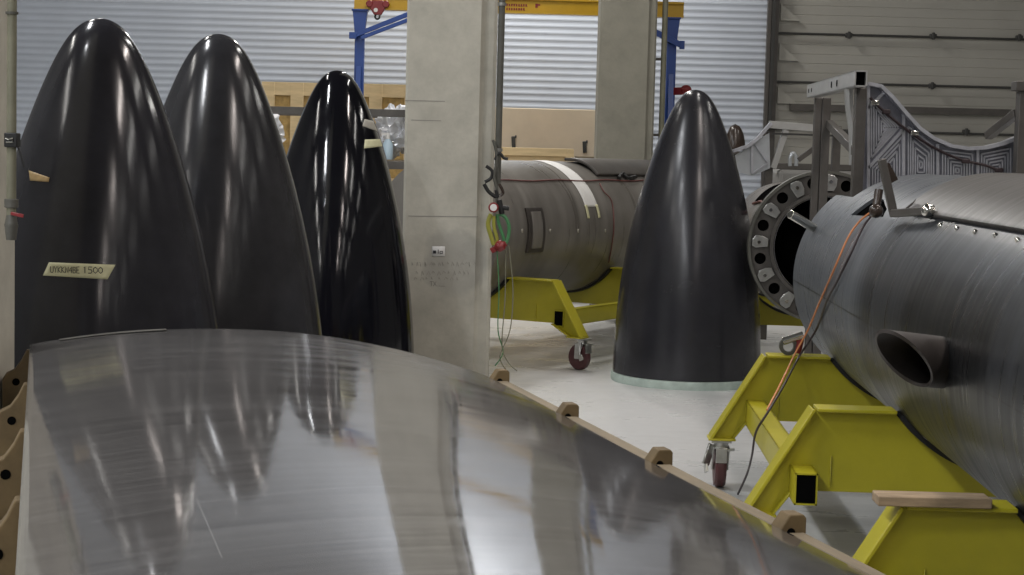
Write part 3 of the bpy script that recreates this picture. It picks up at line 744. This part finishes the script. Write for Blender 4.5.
pf = P0 + FF.ax*1.0
trf = build_trolley('yellow trolley under the long far tank, caster beside the lone cone', (pf.x, pf.y, 0), -AL, .985, 1.265)
for ch in trf.children:
    if ch.name.startswith('caster'): ch.rotation_euler = (0, 0, R_(75))

# ------------------------------------------------------------------ milled panels in their frames
YJ = 10.62
def rhs(b, p0, p1, w, h=None): b.bar(p0, p1, w, h or w)
jg = thing('assembly_frame', 'grey steel frame standing behind the right tank, highest on the right', 'frame', (at(860, 150, YJ).x, YJ, 0))
jl = Vector(jg.location); J = lambda x, y, Y: at(x, y, Y)-jl
def post(name, px, Y, ptop, w, m=M['steel'], d=None):
    p = at(px, ptop+30, Y); z = at(px, ptop, Y).z
    return MB().box((p.x-jl.x, Y-jl.y, z/2), (w, d or w, z)).build(name, m, jg, bevel=.004)
YJ2 = 12.9
post('post', 816.8, YJ2, 98, .050); post('post', 825.2, YJ2, 98, .064)
post('post', 859.5, YJ-.05, 88, .066)
post('post', 1024, YJ-.05, 86, .088)
pa, pb = J(812, 91.5, YJ2+.02), J(861, 78.5, YJ-.30)
d = (pb-pa)
b = MB(); w, h, th = .075, .098, .008
xd = d.normalized(); sx = xd.cross(Vector((0, 0, 1))).normalized(); up = sx.cross(xd)
for (ox, oz, ww, hh2) in ((-w/2+th/2, 0, th, h), (w/2-th/2, 0, th, h), (0, -h/2+th/2, w, th), (0, h/2-th/2, w, th)):
    b.bar(pa+sx*ox+up*oz, pb+sx*ox+up*oz, ww, hh2)
tb = b.build('top_beam', M['beam_alu'], jg, smooth=False)
b = MB(); b.bar(pb-xd*.06, pb-xd*.055, w-.014, h-.014); b.build('beam_hollow_shade', M['bore'], tb)  # black plate gives the open beam end its shade
for f in (.05, .12, .57, .68):
    c = pa + d*f - sx*(w/2+.001); c = pa + d*f + (sx*(w/2+.001) if sx.x < 0 else -sx*(w/2+.001))
    b = MB(); b.cyl(c-sx*.002, c+sx*.002, .016 if f < .2 else .022, n=16); b.build('bolt_hole', M['bore'], tb)
MB().bar(J(829.5, 124, YJ2-.03), J(856, 151, YJ), .05, .06).build('brace', M['steel'], jg, bevel=.003)
b = MB(); b.tube(curve([J(848.5, 88, YJ+.1), J(849, 105, YJ+.1), J(852.5, 132, YJ+.1), J(853, 165, YJ+.1)]), .026, 8); b.build('strut', M['beam_alu'], jg)
MB().bar(J(988, 136, YJ+.3), J(1017, 113, YJ), .05, .05).build('brace', M['steel'], jg, bevel=.003)
b = MB(); b.box(J(1025, 86.5, YJ-.06), (.14, .12, .06)).bar(J(1014, 88, YJ-.06), J(1023, 91, YJ-.06), .05, .03); b.build('post_cap', M['steel'], jg, bevel=.004)
MB().box(Vector(((at(858.5, 100, YJ).x+at(1019.5, 100, YJ).x)/2-jl.x, -.02, .05)), (1.05, .1, .1)).build('foot_beam', M['steel'], jg, bevel=.004)
# milled panel hung in it
pn = thing('milled_panel', 'silver machined panel with concentric square pockets behind right tank', 'panel', (at(945, 150, YJ+.16).x, YJ+.16, 0))
nl = Vector(pn.location); K = lambda x, y: at(x, y, YJ+.16)-nl
top = [(866, 84), (879, 86.5), (890, 97), (903.5, 113), (917.5, 128.5), (931.5, 138.5), (949, 146), (966, 148.6), (984, 147.6), (1001, 143.4), (1018.5, 136.4), (1034, 128), (1050, 117), (1062, 106)]
tp_ = [K(x, y) for x, y in top]; zb = .62
b = MB(); poly = [(p.x, p.z) for p in tp_] + [(tp_[-1].x, zb), (tp_[0].x, zb)]
b.prism(poly, .03, Matrix.Translation((0, .03, 0)) @ Matrix.Rotation(PI/2, 4, 'X'))
pan = b.build('panel', M['milled'], pn, smooth=False)
b = MB()
for i in range(len(tp_)-1): b.bar(tp_[i]+Vector((0, -.03, 0)), tp_[i+1]+Vector((0, -.03, 0)), .10, .022)
b.build('edge_flange', M['milled_rib'], pn, smooth=False)
def K2(x, y): p = K(x, y); return Vector((p.x, -.006, p.z))
for (x0_, y0_, x1_, y1_) in ((903, 114, 903, 200), (937, 144, 937, 200), (977, 149, 977, 200), (1015, 140, 1015, 200), (868, 82, 868, 200), (904, 128, 868, 168), (884, 92, 868, 108)):
    MB().bar(K2(x0_, y0_), K2(x1_, y1_), .018, .03, up=(0, 1, 0)).build('rib', M['milled_rib'], pn, smooth=False)
pockets = [[(870, 96), (899, 127), (899, 128), (870, 160)], [(903, 134), (903, 200), (871, 200), (871, 168)], [(907, 124), (934, 145), (934, 195), (907, 195)],
           [(941, 149), (973, 153), (973, 190), (941, 190)], [(980, 153), (1011, 147), (1011, 190), (980, 190)], [(1018, 145), (1046, 131), (1046, 190), (1018, 190)]]
for pk_ in pockets:
    c = [K2(*q) for q in pk_]; cen = sum(c, Vector())/len(c)
    b = MB()
    for s in (.93, .76, .59, .42, .25, .10):
        for i in range(4):
            a_, b_ = cen+(c[i]-cen)*s, cen+(c[(i+1) % 4]-cen)*s
            if (a_-b_).length > .01: b.bar(a_, b_, .009, .016, up=(0, 1, 0))
    b.build('pocket_ribs', M['milled_rib'], pn, smooth=False)
pts = [Vector((p.x, -.06, p.z)) for p in (K(868, 98), K(880, 110), K(893, 121), K(906, 131), K(922, 142), K(940, 152), K(960, 160), K(985, 166), K(996, 171))]
MB().tube(curve(pts), .009, 6).build('harness', M['darkcable'], pn)
for x, y in ((873, 103), (884, 112), (912, 133), (963, 161), (996, 170)):
    p = K(x, y); MB().box((p.x, -.065, p.z), (.05, .03, .03)).build('connector', M['chrome'] if x in (912, 873) else M['darkcable'], pn, bevel=.006)
b = MB(); p = K(958, 183); b.box((p.x, -.05, p.z), (.10, .03, .03)); b.build('tape_tab', M['yelhose'], pn, bevel=.004)

# second frame further back
Y2 = 17.4
j2 = thing('assembly_frame', 'smaller grey frame with pale plate, behind the end-ring tank', 'frame', (at(770, 150, Y2).x, Y2, 0))
l2 = Vector(j2.location); Q = lambda x, y, o=0: at(x, y, Y2+o)-l2
b = MB(); pl = [Q(*q) for q in ((735, 155), (747, 148), (757, 140), (769, 133), (770, 168), (752, 176), (738, 172))]
b.prism([(p.x, p.z) for p in pl], .02, Matrix.Rotation(PI/2, 4, 'X')); b.build('side_plate', M['pale_alu'], j2, smooth=False)
b = MB()
for a_, c_ in (((733, 151), (748, 146)), ((748, 146), (758, 138)), ((758, 138), (771, 123))): b.bar(Q(*a_, -.04), Q(*c_, -.04), .1, .03)
b.build('edge_flange', M['milled_rib'], j2, smooth=False)
MB().bar(Q(752, 142, -.04), Q(752, 173, -.04), .02, .03, up=(0, 1, 0)).bar(Q(755, 144, -.04), Q(768, 163, -.04), .015, .02, up=(0, 1, 0)).bar(Q(768, 163, -.04), Q(752, 174, -.04), .015, .02, up=(0, 1, 0)).build('rib', M['milled_rib'], j2, smooth=False)
MB().bar(Q(769, 124.5), Q(840, 130.5), .08, .075).build('top_beam', M['beam_alu'], j2, bevel=.003)
MB().bar(Q(772, 133.5, -.05), Q(840, 136, -.05), .02, .02).build('tie_rod', M['rod'], j2)
MB().bar(Q(786, 130), Q(773, 168), .07, .06).build('brace', M['beam_alu'], j2, bevel=.003)
MB().bar(Q(798, 160), Q(816, 147), .05, .05).build('brace', M['steel'], j2, bevel=.003)
for px in (771, 838):
    z = at(px, 126, Y2).z; p = at(px, 126, Y2)-l2
    MB().box((p.x, .06, z/2), (.08, .08, z)).build('post', M['steel'], j2, bevel=.003)
b = MB(); b.tube(curve([Q(790, 166), Q(790, 158), Q(793, 153), Q(796, 158), Q(796, 166)]), .02, 8); b.build('loop', M['pale_alu'], j2)
# brown curved cowl
pq = at(738, 136, 17.5)
cw = thing('engine_cowl', 'small glossy brown cowl right of the lone black cone tip', 'cowl', (pq.x+.04, 18.1, 0))
b = MB(); b.lathe([(.115*math.sqrt(max(0, 1-(k/12)**2)), at(738, 150, 17.5).z+(at(738, 123, 17.5).z-at(738, 150, 17.5).z)*k/12) for k in range(13)], 40, R_(-150), R_(0)); b.build('cowl_shell', M['brown'], cw, solid=.01)
b = MB(); zb0 = at(738, 151, 17.5).z; b.cyl((0, 0, 0), (0, 0, zb0), .05, n=16).lathe([(0, zb0-.03), (.12, zb0-.03), (.12, zb0), (0, zb0)], 24); b.build('stand', M['steel'], cw)
# grey covered stack seen past the right tank's notch
pg = at(850, 170, 19.2)
gs = thing('covered_pallet', 'grey covered stack far behind the frame posts, right of centre', 'pallet', (pg.x+.2, 19.6, 0))
zt = at(850, 171, 19.2).z
MB().box((0, 0, .14+(zt-.14)/2), (2.0, .8, zt-.14)).build('cover', M['grey_tarp'], gs, bevel=.05, seg=3)
MB().box((0, 0, .07), (2.1, .9, .14)).build('pallet_base', M['wood'], gs, bevel=.01)
MB().box((0, -.3, zt+.035), (2.1, .12, .07)).build('top_batten', M['steel'], gs, bevel=.006)

# ------------------------------------------------------------------ gantry crane
YG = 21.0
gl, gr_ = at(360, 30, YG), at(672, 30, YG)
gc = thing('gantry_crane', 'yellow and blue gantry crane in front of the ribbed wall', 'crane', ((gl.x+gr_.x)/2, YG, 0))
g0 = Vector(gc.location); G = lambda x, y, o=0: at(x, y, YG+o)-g0
zb_ = (at(430, 12.2, YG).z + at(640, 16, YG).z)/2; zt_ = zb_+.185
xa, xb = at(354.5, 8, YG).x-g0.x, at(683.5, 8, YG).x-g0.x
b = MB(); b.box(((xa+xb)/2, 0, zt_-.012), (xb-xa, .15, .024)).box(((xa+xb)/2, 0, zb_+.012), (xb-xa, .15, .024)).box(((xa+xb)/2, -.03, (zb_+zt_)/2), (xb-xa, .016, zt_-zb_-.03))
bm_ = b.build('beam', M['crane_yellow'], gc, smooth=False)
rnd = random.Random(5)
for row, (n, h) in enumerate(((9, .03), (8, .03))):
    b = MB()
    for k in range(n):
        p = G(507+k*2.4, 4.9+row*4+ .05*k, -.05); b.box((p.x, -.041, p.z), (.018, .004, h))
        if rnd.random() > .4: b.box((p.x+.008, -.041, p.z+rnd.choice((-1, 0, 1))*.012), (.016, .004, .008))
    b.build('lettering', M['red'], bm_, smooth=False, label='small dark red lettering')
b = MB(); p = G(536.5, 6); b.box((p.x, -.041, p.z), (.03, .004, .05)); b.box((p.x+.03, -.041, p.z+.01), (.03, .004, .02))
b.build('arrow_mark', M['red'], bm_, smooth=False)
for s, gx in ((-1, gl.x-g0.x), (1, gr_.x-g0.x)):
    b = MB(); w = .06
    b.box((gx, 0, (zb_-.30)/2+.12), (.115, .11, zb_-.30-.24))
    pr = [(-.09, zb_-.02), (.09, zb_-.02), (.0575, zb_-.32), (-.0575, zb_-.32)]
    b.prism([(gx+x, z) for x, z in pr], .11, Matrix.Translation((0, .055, 0)) @ Matrix.Rotation(PI/2, 4, 'X'))
    b.box((gx, 0, zb_-.01), (.2, .16, .022)); b.build('leg', M['blue'], gc, bevel=.004)
    MB().box((gx, 0, .17), (.12, 1.9, .10)).build('foot_beam', M['blue'], gc, bevel=.004)
    for yy in (-.85, .85):
        b = MB(); b.cyl((gx-.03, yy, .06), (gx+.03, yy, .06), .06, n=20); b.build('wheel', M['black'], gc)
    zbr = at(660, 40, YG).z
    b = MB(); b.bar((gx, -.85, .2), (gx, -.05, zb_-.7), .06, .06); b.bar((gx, .85, .2), (gx, .05, zb_-.7), .06, .06); b.build('brace', M['blue'], gc)
b = MB()
b.bar(G(352, 36.5, -.1), G(410, 13.5, -.1), .05, .055).bar(G(361, 38.0, -.14), G(412, 18.5, -.14), .05, .045).box(G(353, 35.5, -.1), (.09, .06, .08))
b.build('cantilever_arm', M['blue'], gc, bevel=.004)
b = MB(); b.bar(G(652, 30.5, -.1), G(683, 46, -.1), .06, .07).box(G(682, 45, -.1), (.06, .07, .10)); b.build('cantilever_arm', M['blue'], gc, bevel=.004)
# hoist trolley on the beam
hc = G(378, 9, -.05)
ht = MB()
ht.prism([(-.10, .07), (-.06, .10), (.06, .10), (.10, .07), (.09, -.0), (.045, -.075), (-.045, -.075), (-.09, .0)], .08, Matrix.Translation((hc.x, -.05, hc.z)) @ Matrix.Rotation(PI/2, 4, 'X'))
ht.cyl((hc.x-.10, -.14, hc.z+.055), (hc.x-.10, -.06, hc.z+.055), .042, n=20).cyl((hc.x+.10, -.14, hc.z+.055), (hc.x+.10, -.06, hc.z+.055), .042, n=20)
hoist = ht.build('hoist_trolley', M['red'], gc, bevel=.008, label='dark red hoist trolley')
b = MB(); b.cyl((hc.x-.02, -.145, hc.z-.02), (hc.x-.02, -.13, hc.z-.02), .025, n=16); b.build('hoist_plate', M['whitesheet'], hoist)
b = MB(); b.tube(curve([Vector((hc.x+x, -.10, hc.z+z)) for x, z in ((-.02, -.07), (-.03, -.10), (-.01, -.125), (.02, -.115), (.025, -.08))]), .012, 8); b.build('hook', M['black'], hoist)
hp_ = G(686, 90, -.1)
b = MB(); b.ball(hp_, .07, 3, sc=(1, .9, .9)); b.bar(hp_+Vector((0, .0, -.01)), Vector((gr_.x-g0.x, 0, hp_.z-.02)), .07, .09); b.build('winch', M['red'], gc, label='dark red winch on the leg')

# ------------------------------------------------------------------ crates, rack, wrapped parts
def crate(label, px0, px1, ytop, Y, depth, m, frame, name='wooden_crate', nmid=1, fw=.10):
    pa, pb = at(px0, ytop, Y), at(px1, ytop, Y); z = (pa.z+pb.z)/2
    t = thing(name, label, 'crate', ((pa.x+pb.x)/2, Y+depth/2, 0)); w = pb.x-pa.x
    MB().box((0, 0, .12+(z-.12)/2), (w-.04, depth-.04, z-.14)).build('board', m, t)
    for yy in (-1,):
        y = yy*(depth/2)
        for zz_ in (z-fw/2, .12+fw/2, (z+.1)/2): MB().box((0, y, zz_), (w, .05, fw)).build('batten', frame, t, bevel=.004)
        for k in range(nmid+2):
            x = -w/2+fw/2+(w-fw)*k/(nmid+1); MB().box((x, y-.004, (z+.12)/2), (fw, .05, z-.12)).build('batten', frame, t, bevel=.004)
    for k in (-1, 0, 1): MB().box((k*(w/2-.1), 0, .06), (.12, depth, .12)).build('skid', frame, t)
    return t, z
crate('tall pale wooden crate of chipboard behind the cones, left of the glossy one', 262, 333, 82.5, 22.2, 1.2, M['osb'], M['palewood'], nmid=1, fw=.17)
crate('tall pale wooden crate of chipboard against the left edge of the front column', 334, 418, 84, 22.2, 1.2, M['osb'], M['palewood'], nmid=1, fw=.17)
# big beige board box
pa, pb = at(485, 107, 22.6), at(606, 107.5, 22.6)
bx_ = thing('board_crate', 'large plain beige board box in front of the shutter between columns', 'crate', ((pa.x+pb.x)/2, 23.0, 0))
MB().box((0, 0, .1+(pa.z-.1)/2), (pb.x-pa.x, .8, pa.z-.1)).build('board', M['beige'], bx_, bevel=.01)
MB().box((0, 0, .05), (pb.x-pa.x-.2, .7, .1)).build('skid', M['wood'], bx_)
for (x, y) in ((513.5, 142), (584.5, 147)):
    p = at(x, y, 22.6)-Vector(bx_.location)
    MB().box((p.x, -.42, p.z), (.05, .04, .15), Matrix.Rotation(R_(-4), 3, 'Y')).bar((p.x+.03, -.425, p.z+.09), (p.x+.025, -.425, p.z+.05), .02, .02).build('latch', M['rod'], bx_, bevel=.006)
crate('low pale pine crate just above the long far tank', 497, 574, 148, 21.4, .7, M['palewood'], M['palewood'], nmid=0, fw=.10)
# second low crate strip
crate('short olive pallet box right of the low pine crate, beside rear column', 575, 600, 156.5, 21.6, .6, M['beige'], M['wood'], nmid=0, fw=.08, name='pallet_box')
YK = 19.1
rk = thing('storage_rack', 'dark steel rack behind the cones in front of chipboard crates', 'rack', (at(325, 110, YK).x, YK+.35, 0))
ra, rb2 = at(236, 103, YK), at(408, 108, YK); rw = rb2.x-ra.x; zr = at(325, 111.5, YK).z; zs = at(325, 158, YK).z
for y in (-.35, .35):
    MB().box((0, y, zr), (rw, .06, .085)).build('beam', M['steel'], rk, bevel=.004)
    for x in (-rw/2, rw/2): MB().box((x, y, (zr+.15)/2), (.09, .07, zr+.15)).build('upright', M['steel'], rk, bevel=.004)
    MB().box((0, y, zs-.06), (rw, .05, .09)).build('beam', M['steel'], rk, bevel=.004)
MB().box((0, 0, zs-.01), (rw, .7, .02)).build('shelf', M['wood'], rk)
def bundle(label, px, py, r, seed, sc=(1, .8, 1.0)):
    p = at(px, py, YK+.35)
    b = MB(); b.ball((0, 0, 0), r, 4, .5, seed, sc)
    lo = min(v.co.z for v in b.bm.verts)
    for v in b.bm.verts: v.co += Vector((noise.noise(v.co*14+Vector((seed, 1, 0))), noise.noise(v.co*14+Vector((3, seed, 0))), noise.noise(v.co*14+Vector((0, 2, seed)))))*.06
    for v in b.bm.verts: v.co.z = max(v.co.z, lo)
    o = b.build('foil_bundle', M['foil'], smooth=False); o.location = (p.x, YK+.35, zs-lo+.001)
    tag(o, label, 'bundle'); return o
bundle('crumpled silver foil bundle on the rack between second and glossiest cones', 262, 140, .20, 3, (1.0, .8, 1.1))
bundle('crumpled silver foil bundle on the rack left of the front concrete column', 396, 140, .21, 8, (1, .8, 1.2))
p = at(388, 150, 20.0)
wb = thing('spray_bottle', 'small pale blue bottle on the rack by the front column', 'bottle', (at(388, 140, YK+.1).x, YK+.1, zs+.001))
b = MB(); b.lathe([(0, 0), (.055, 0), (.06, .02), (.06, .17), (.03, .22), (.022, .23), (0, .23)], 24); b.build('body', mat('pale_blue_plastic', (.45, .58, .68), .35), wb)
b = MB(); b.cyl((0, 0, .23), (0, 0, .28), .026, n=16); b.box((-.03, 0, .285), (.09, .03, .03)); b.build('spray_head', M['whitesheet'], wb)

# ------------------------------------------------------------------ curved metal panel on its wooden cradle
dl = at(30, 345, 6.48); drr = at(487, 377, 7.02)
ang = R_(15.5)
ay = Vector((-math.sin(ang), math.cos(ang), 0)); axx = Vector((math.cos(ang), math.sin(ang), 0))
LC = at(30, 345.5, 6.45)
# right corner lies on the line through LC along axx (perpendicular to the panel's run)
dR = ray(486, 376)
# solve CAM + s*dR in vertical plane through LC along axx
nrm = ay; s = (LC-CAM).dot(nrm)/dR.dot(nrm); RC = CAM + dR*s
print('PANEL', LC, RC, (RC-LC).length)
mid = (LC+RC)/2
wd = (RC-LC).dot(axx)/2; tilt = (RC.z-LC.z)
ORG = Vector((mid.x, mid.y, 0))
SAG = .118; LEN = 5.1
chord = math.hypot(2*wd, tilt); Rp = ((chord/2)**2+SAG**2)/(2*SAG); half = math.asin(chord/2/Rp); tl = math.atan2(tilt, 2*wd)
def parc(u, off=0, ext=0):
    """u in 0..1 across the sheet; returns (x, z) in the panel's own frame"""
    a = -half + 2*half*u
    x = Rp*math.sin(a); z = Rp*math.cos(a)-Rp*math.cos(half)+0
    x, z = x*(1+off/Rp), z+off*math.cos(a)
    return (x*math.cos(tl)-z*math.sin(tl), mid.z + x*math.sin(tl)+z*math.cos(tl))
ps_ = thing('curved_metal_sheet', 'large curved brushed metal sheet in the foreground reflecting the cones', 'metal sheet', ORG, ang)
# the sheet is slightly buckled
def sheet(u, v):
    x, z = parc(u); y = -LEN*v
    z += .0022*math.sin(2.1*y+3*u) + .0016*math.sin(5.3*x+1.1*y)
    return Vector((x, y, z))
sm = mat('brushed_sheet', (.5, .5, .5), .16, metal=.55, rough_var=0)
nt = sm.node_tree; bs = nt.nodes['Principled BSDF']; N = nt.nodes.new; Lk = nt.links.new
tc = N('ShaderNodeTexCoord')
def nz(scale, stc, det=5, rgh=.6):
    mp = N('ShaderNodeMapping'); mp.inputs['Scale'].default_value = stc; Lk(tc.outputs['Object'], mp.inputs['Vector'])
    n = N('ShaderNodeTexNoise'); n.inputs['Scale'].default_value = scale; n.inputs['Detail'].default_value = det; n.inputs['Roughness'].default_value = rgh
    Lk(mp.outputs['Vector'], n.inputs['Vector']); return n.outputs['Fac']
brush = nz(1, (1.2, 40, 1), 6); blot = nz(1, (1.1, 5.0, 1), 6, .7); big = nz(.9, (1, 1.3, 1), 3)
r1_ = N('ShaderNodeMapRange'); r1_.inputs[1].default_value = .35; r1_.inputs[2].default_value = .7; r1_.inputs[3].default_value = .045; r1_.inputs[4].default_value = .11
Lk(blot, r1_.inputs[0])
sxy = N('ShaderNodeSeparateXYZ'); Lk(tc.outputs['Object'], sxy.inputs[0])
hz = N('ShaderNodeMapRange'); hz.inputs[1].default_value = -1.7; hz.inputs[2].default_value = -.3; hz.inputs[3].default_value = 0; hz.inputs[4].default_value = .16
Lk(sxy.outputs['Y'], hz.inputs[0])
hm = N('ShaderNodeMath'); hm.operation = 'MULTIPLY'; Lk(hz.outputs[0], hm.inputs[0]); Lk(blot, hm.inputs[1])
ha = N('ShaderNodeMath'); ha.operation = 'ADD'; Lk(hm.outputs[0], ha.inputs[0]); Lk(r1_.outputs[0], ha.inputs[1]); Lk(ha.outputs[0], bs.inputs['Roughness'])
cm = N('ShaderNodeMix'); cm.data_type = 'RGBA'; cm.inputs[6].default_value = (.135, .130, .127, 1); cm.inputs[7].default_value = (.30, .29, .283, 1)
ad = N('ShaderNodeMath'); ad.operation = 'MULTIPLY_ADD'; Lk(brush, ad.inputs[0]); ad.inputs[1].default_value = .6
a2 = N('ShaderNodeMath'); a2.operation = 'MULTIPLY'; Lk(blot, a2.inputs[0]); a2.inputs[1].default_value = .4; Lk(a2.outputs[0], ad.inputs[2])
r2_ = N('ShaderNodeMapRange'); r2_.inputs[1].default_value = .3; r2_.inputs[2].default_value = .7; Lk(ad.outputs[0], r2_.inputs[0]); Lk(r2_.outputs[0], cm.inputs[0]); col_ = cm.outputs[2]
def plane_xy(px, py):
    d = ray(px, py); w_ = CAM + d*((mid.z+.09-CAM.z)/d.z) - ORG
    return w_.dot(axx), w_.dot(ay)
sx2 = N('ShaderNodeSeparateXYZ'); Lk(tc.outputs['Object'], sx2.inputs[0])
for (qa, qb, wl) in (((90, 523), (400, 505), .0022), ((40, 452), (250, 438), .0016), ((196, 511), (222, 572), .0014), ((60, 400), (300, 390), .002)):
    (xa_, ya_2), (xb_, yb_2) = plane_xy(*qa), plane_xy(*qb)
    dx_, dy_ = xb_-xa_, yb_2-ya_2; ln = math.hypot(dx_, dy_); nx_, ny_ = -dy_/ln, dx_/ln; c_0 = nx_*xa_+ny_*ya_2; tx_, ty_ = dx_/ln, dy_/ln; tm = (tx_*(xa_+xb_)+ty_*(ya_2+yb_2))/2
    def lin(kx, ky, c0):
        m1 = N('ShaderNodeMath'); m1.operation = 'MULTIPLY'; Lk(sx2.outputs['X'], m1.inputs[0]); m1.inputs[1].default_value = kx
        m2 = N('ShaderNodeMath'); m2.operation = 'MULTIPLY_ADD'; Lk(sx2.outputs['Y'], m2.inputs[0]); m2.inputs[1].default_value = ky; Lk(m1.outputs[0], m2.inputs[2])
        m3 = N('ShaderNodeMath'); m3.operation = 'SUBTRACT'; Lk(m2.outputs[0], m3.inputs[0]); m3.inputs[1].default_value = c0
        m4 = N('ShaderNodeMath'); m4.operation = 'ABSOLUTE'; Lk(m3.outputs[0], m4.inputs[0]); return m4.outputs[0]
    g1 = N('ShaderNodeMath'); g1.operation = 'LESS_THAN'; Lk(lin(nx_, ny_, c_0), g1.inputs[0]); g1.inputs[1].default_value = wl
    g2 = N('ShaderNodeMath'); g2.operation = 'LESS_THAN'; Lk(lin(tx_, ty_, tm), g2.inputs[0]); g2.inputs[1].default_value = ln/2
    g3 = N('ShaderNodeMath'); g3.operation = 'MULTIPLY'; Lk(g1.outputs[0], g3.inputs[0]); Lk(g2.outputs[0], g3.inputs[1])
    g4 = N('ShaderNodeMath'); g4.operation = 'MULTIPLY'; Lk(g3.outputs[0], g4.inputs[0]); g4.inputs[1].default_value = .3
    cx_ = N('ShaderNodeMix'); cx_.data_type = 'RGBA'; Lk(g4.outputs[0], cx_.inputs[0]); Lk(col_, cx_.inputs[6]); cx_.inputs[7].default_value = (.75, .74, .72, 1); col_ = cx_.outputs[2]
Lk(col_, bs.inputs['Base Color'])
bp = N('ShaderNodeBump'); bp.inputs['Strength'].default_value = .03; bp.inputs['Distance'].default_value = .05; Lk(big, bp.inputs['Height'])
Lk(bp.outputs['Normal'], bs.inputs['Normal'])
M['sheet'] = sm
MB().grid(sheet, 90, 120).build('sheet', sm, ps_, ang=60, solid=.006)
te = MB().grid(lambda u, v: Vector((parc(.06+.22*u, .0042)[0], -.012-.05*v-.05*v*u*0, parc(.06+.22*u, .0048)[1]+.0025)), 14, 3).build('edge_tape', M['tape_grey'], ps_, solid=.001, label='grey tape along the far edge'); te.data.materials[0] = mat('dull_tape', (.13, .127, .115), .95, spec=.05)
# cradle
cr = thing('sheet_cradle', 'wooden cradle with notched ribs and rails under the curved metal sheet', 'cradle', ORG, ang)
nr = 6; sp = .935
xl, zl = parc(0); xr, zr2 = parc(1)
def rib(y, th=.06):
    top = [parc(u/24, -.012) for u in range(25)]
    pl = [(xl-.10, zl-.34), (xl-.10, zl-.125), (xl-.085, zl-.10), (xl-.055, zl-.085), (xl-.03, zl-.05), (xl-.012, zl-.012)] + top + \
         [(xr+.006, zr2-.012), (xr+.026, zr2+.018), (xr+.036, zr2+.032), (xr+.074, zr2+.032), (xr+.082, zr2+.022), (xr+.082, zr2-.20)]
    b = MB(); b.prism(pl, th, Matrix.Translation((0, y+th/2, 0)) @ Matrix.Rotation(PI/2, 4, 'X'))
    o = b.build('rib', M['ply'], cr, smooth=False, bevel=.004)
    b = MB()
    b.cyl((xr+.040, y-th/2-.002, zr2-.012), (xr+.040, y-th/2+.004, zr2-.012), .011, n=14)
    b.build('bolt_hole', M['bore'], o)
    b = MB(); b.cyl((xl-.05, y-th/2-.002, zl-.13), (xl-.05, y-th/2+.004, zl-.13), .014, n=14)
    b.build('bolt_hole', M['bore'], o)
for k in range(nr): rib(-.04-sp*k)
for (x, z) in ((xr+.046, zr2-.048), (xl-.06, zl-.29)):
    b = MB()
    for k in range(nr-1):
        ya, yb_ = -.075-sp*k, -.005-sp*(k+1)
        b.box((x, (ya+yb_)/2, z), (.056, ya-yb_, .075))
    b.build('rail', M['wood'], cr, bevel=.006)
for k in range(0, nr, 2):
    for (x, z) in ((xr-.1, zr2-.19), (xl+.1, zl-.19)):
        MB().box((x, -.04-sp*k+.075, z/2+.03), (.08, .08, z+.06)).build('leg', M['wood'], cr, bevel=.004)

# ------------------------------------------------------------------ lamps: rows of strip lights under the roof, plus added fill at the far end
def strip(x, y, L, e, w=.26, z=7.4, col=(1, .97, .92)):
    ld = bpy.data.lights.new('strip_or_fill_light', 'AREA'); ld.shape = 'RECTANGLE'; ld.size = w; ld.size_y = L; ld.energy = e; ld.color = col
    o = bpy.data.objects.new('strip_or_fill_light', ld); C.objects.link(o); o.location = (x, y, z); return o
for y in (-12.0, -6.8, -1.4, 3.9, 9.4):
    strip(-4.3, y, 2.4, 290, col=(.95, .97, 1))
    strip(3.5, y, 2.4, 130 if y > 3 else 80, col=(1, .90, .84))
    strip(6.0, y, 3.2, 45 if y > 3 else 25)
    strip(-8.2, y, 3.2, 90); strip(9.6, y, 3.2, 22)
strip(-5.0, 14.8, 3.2, 85); strip(2.7, 14.0, 3.2, 90); strip(-.2, 17.5, 3.2, 170); strip(7.8, 15.0, 3.2, 85)  # last one is an added fill lamp that keeps the door lit
strip(-.1, 22.3, 1.2, 330, z=7.6, w=.5); strip(-5.0, 20.2, 3.2, 35)  # first is an unseen lamp set by the wall to brighten the centre shutter

w = bpy.data.worlds.new('world'); bpy.context.scene.world = w; w.use_nodes = True
w.node_tree.nodes['Background'].inputs[0].default_value = (.5, .52, .55, 1); w.node_tree.nodes['Background'].inputs[1].default_value = .0
vs_ = bpy.context.scene.view_settings
vs_.view_transform = 'Standard'; vs_.look = 'None'; vs_.gamma = 1; vs_.exposure = 0; vs_.use_curve_mapping = False
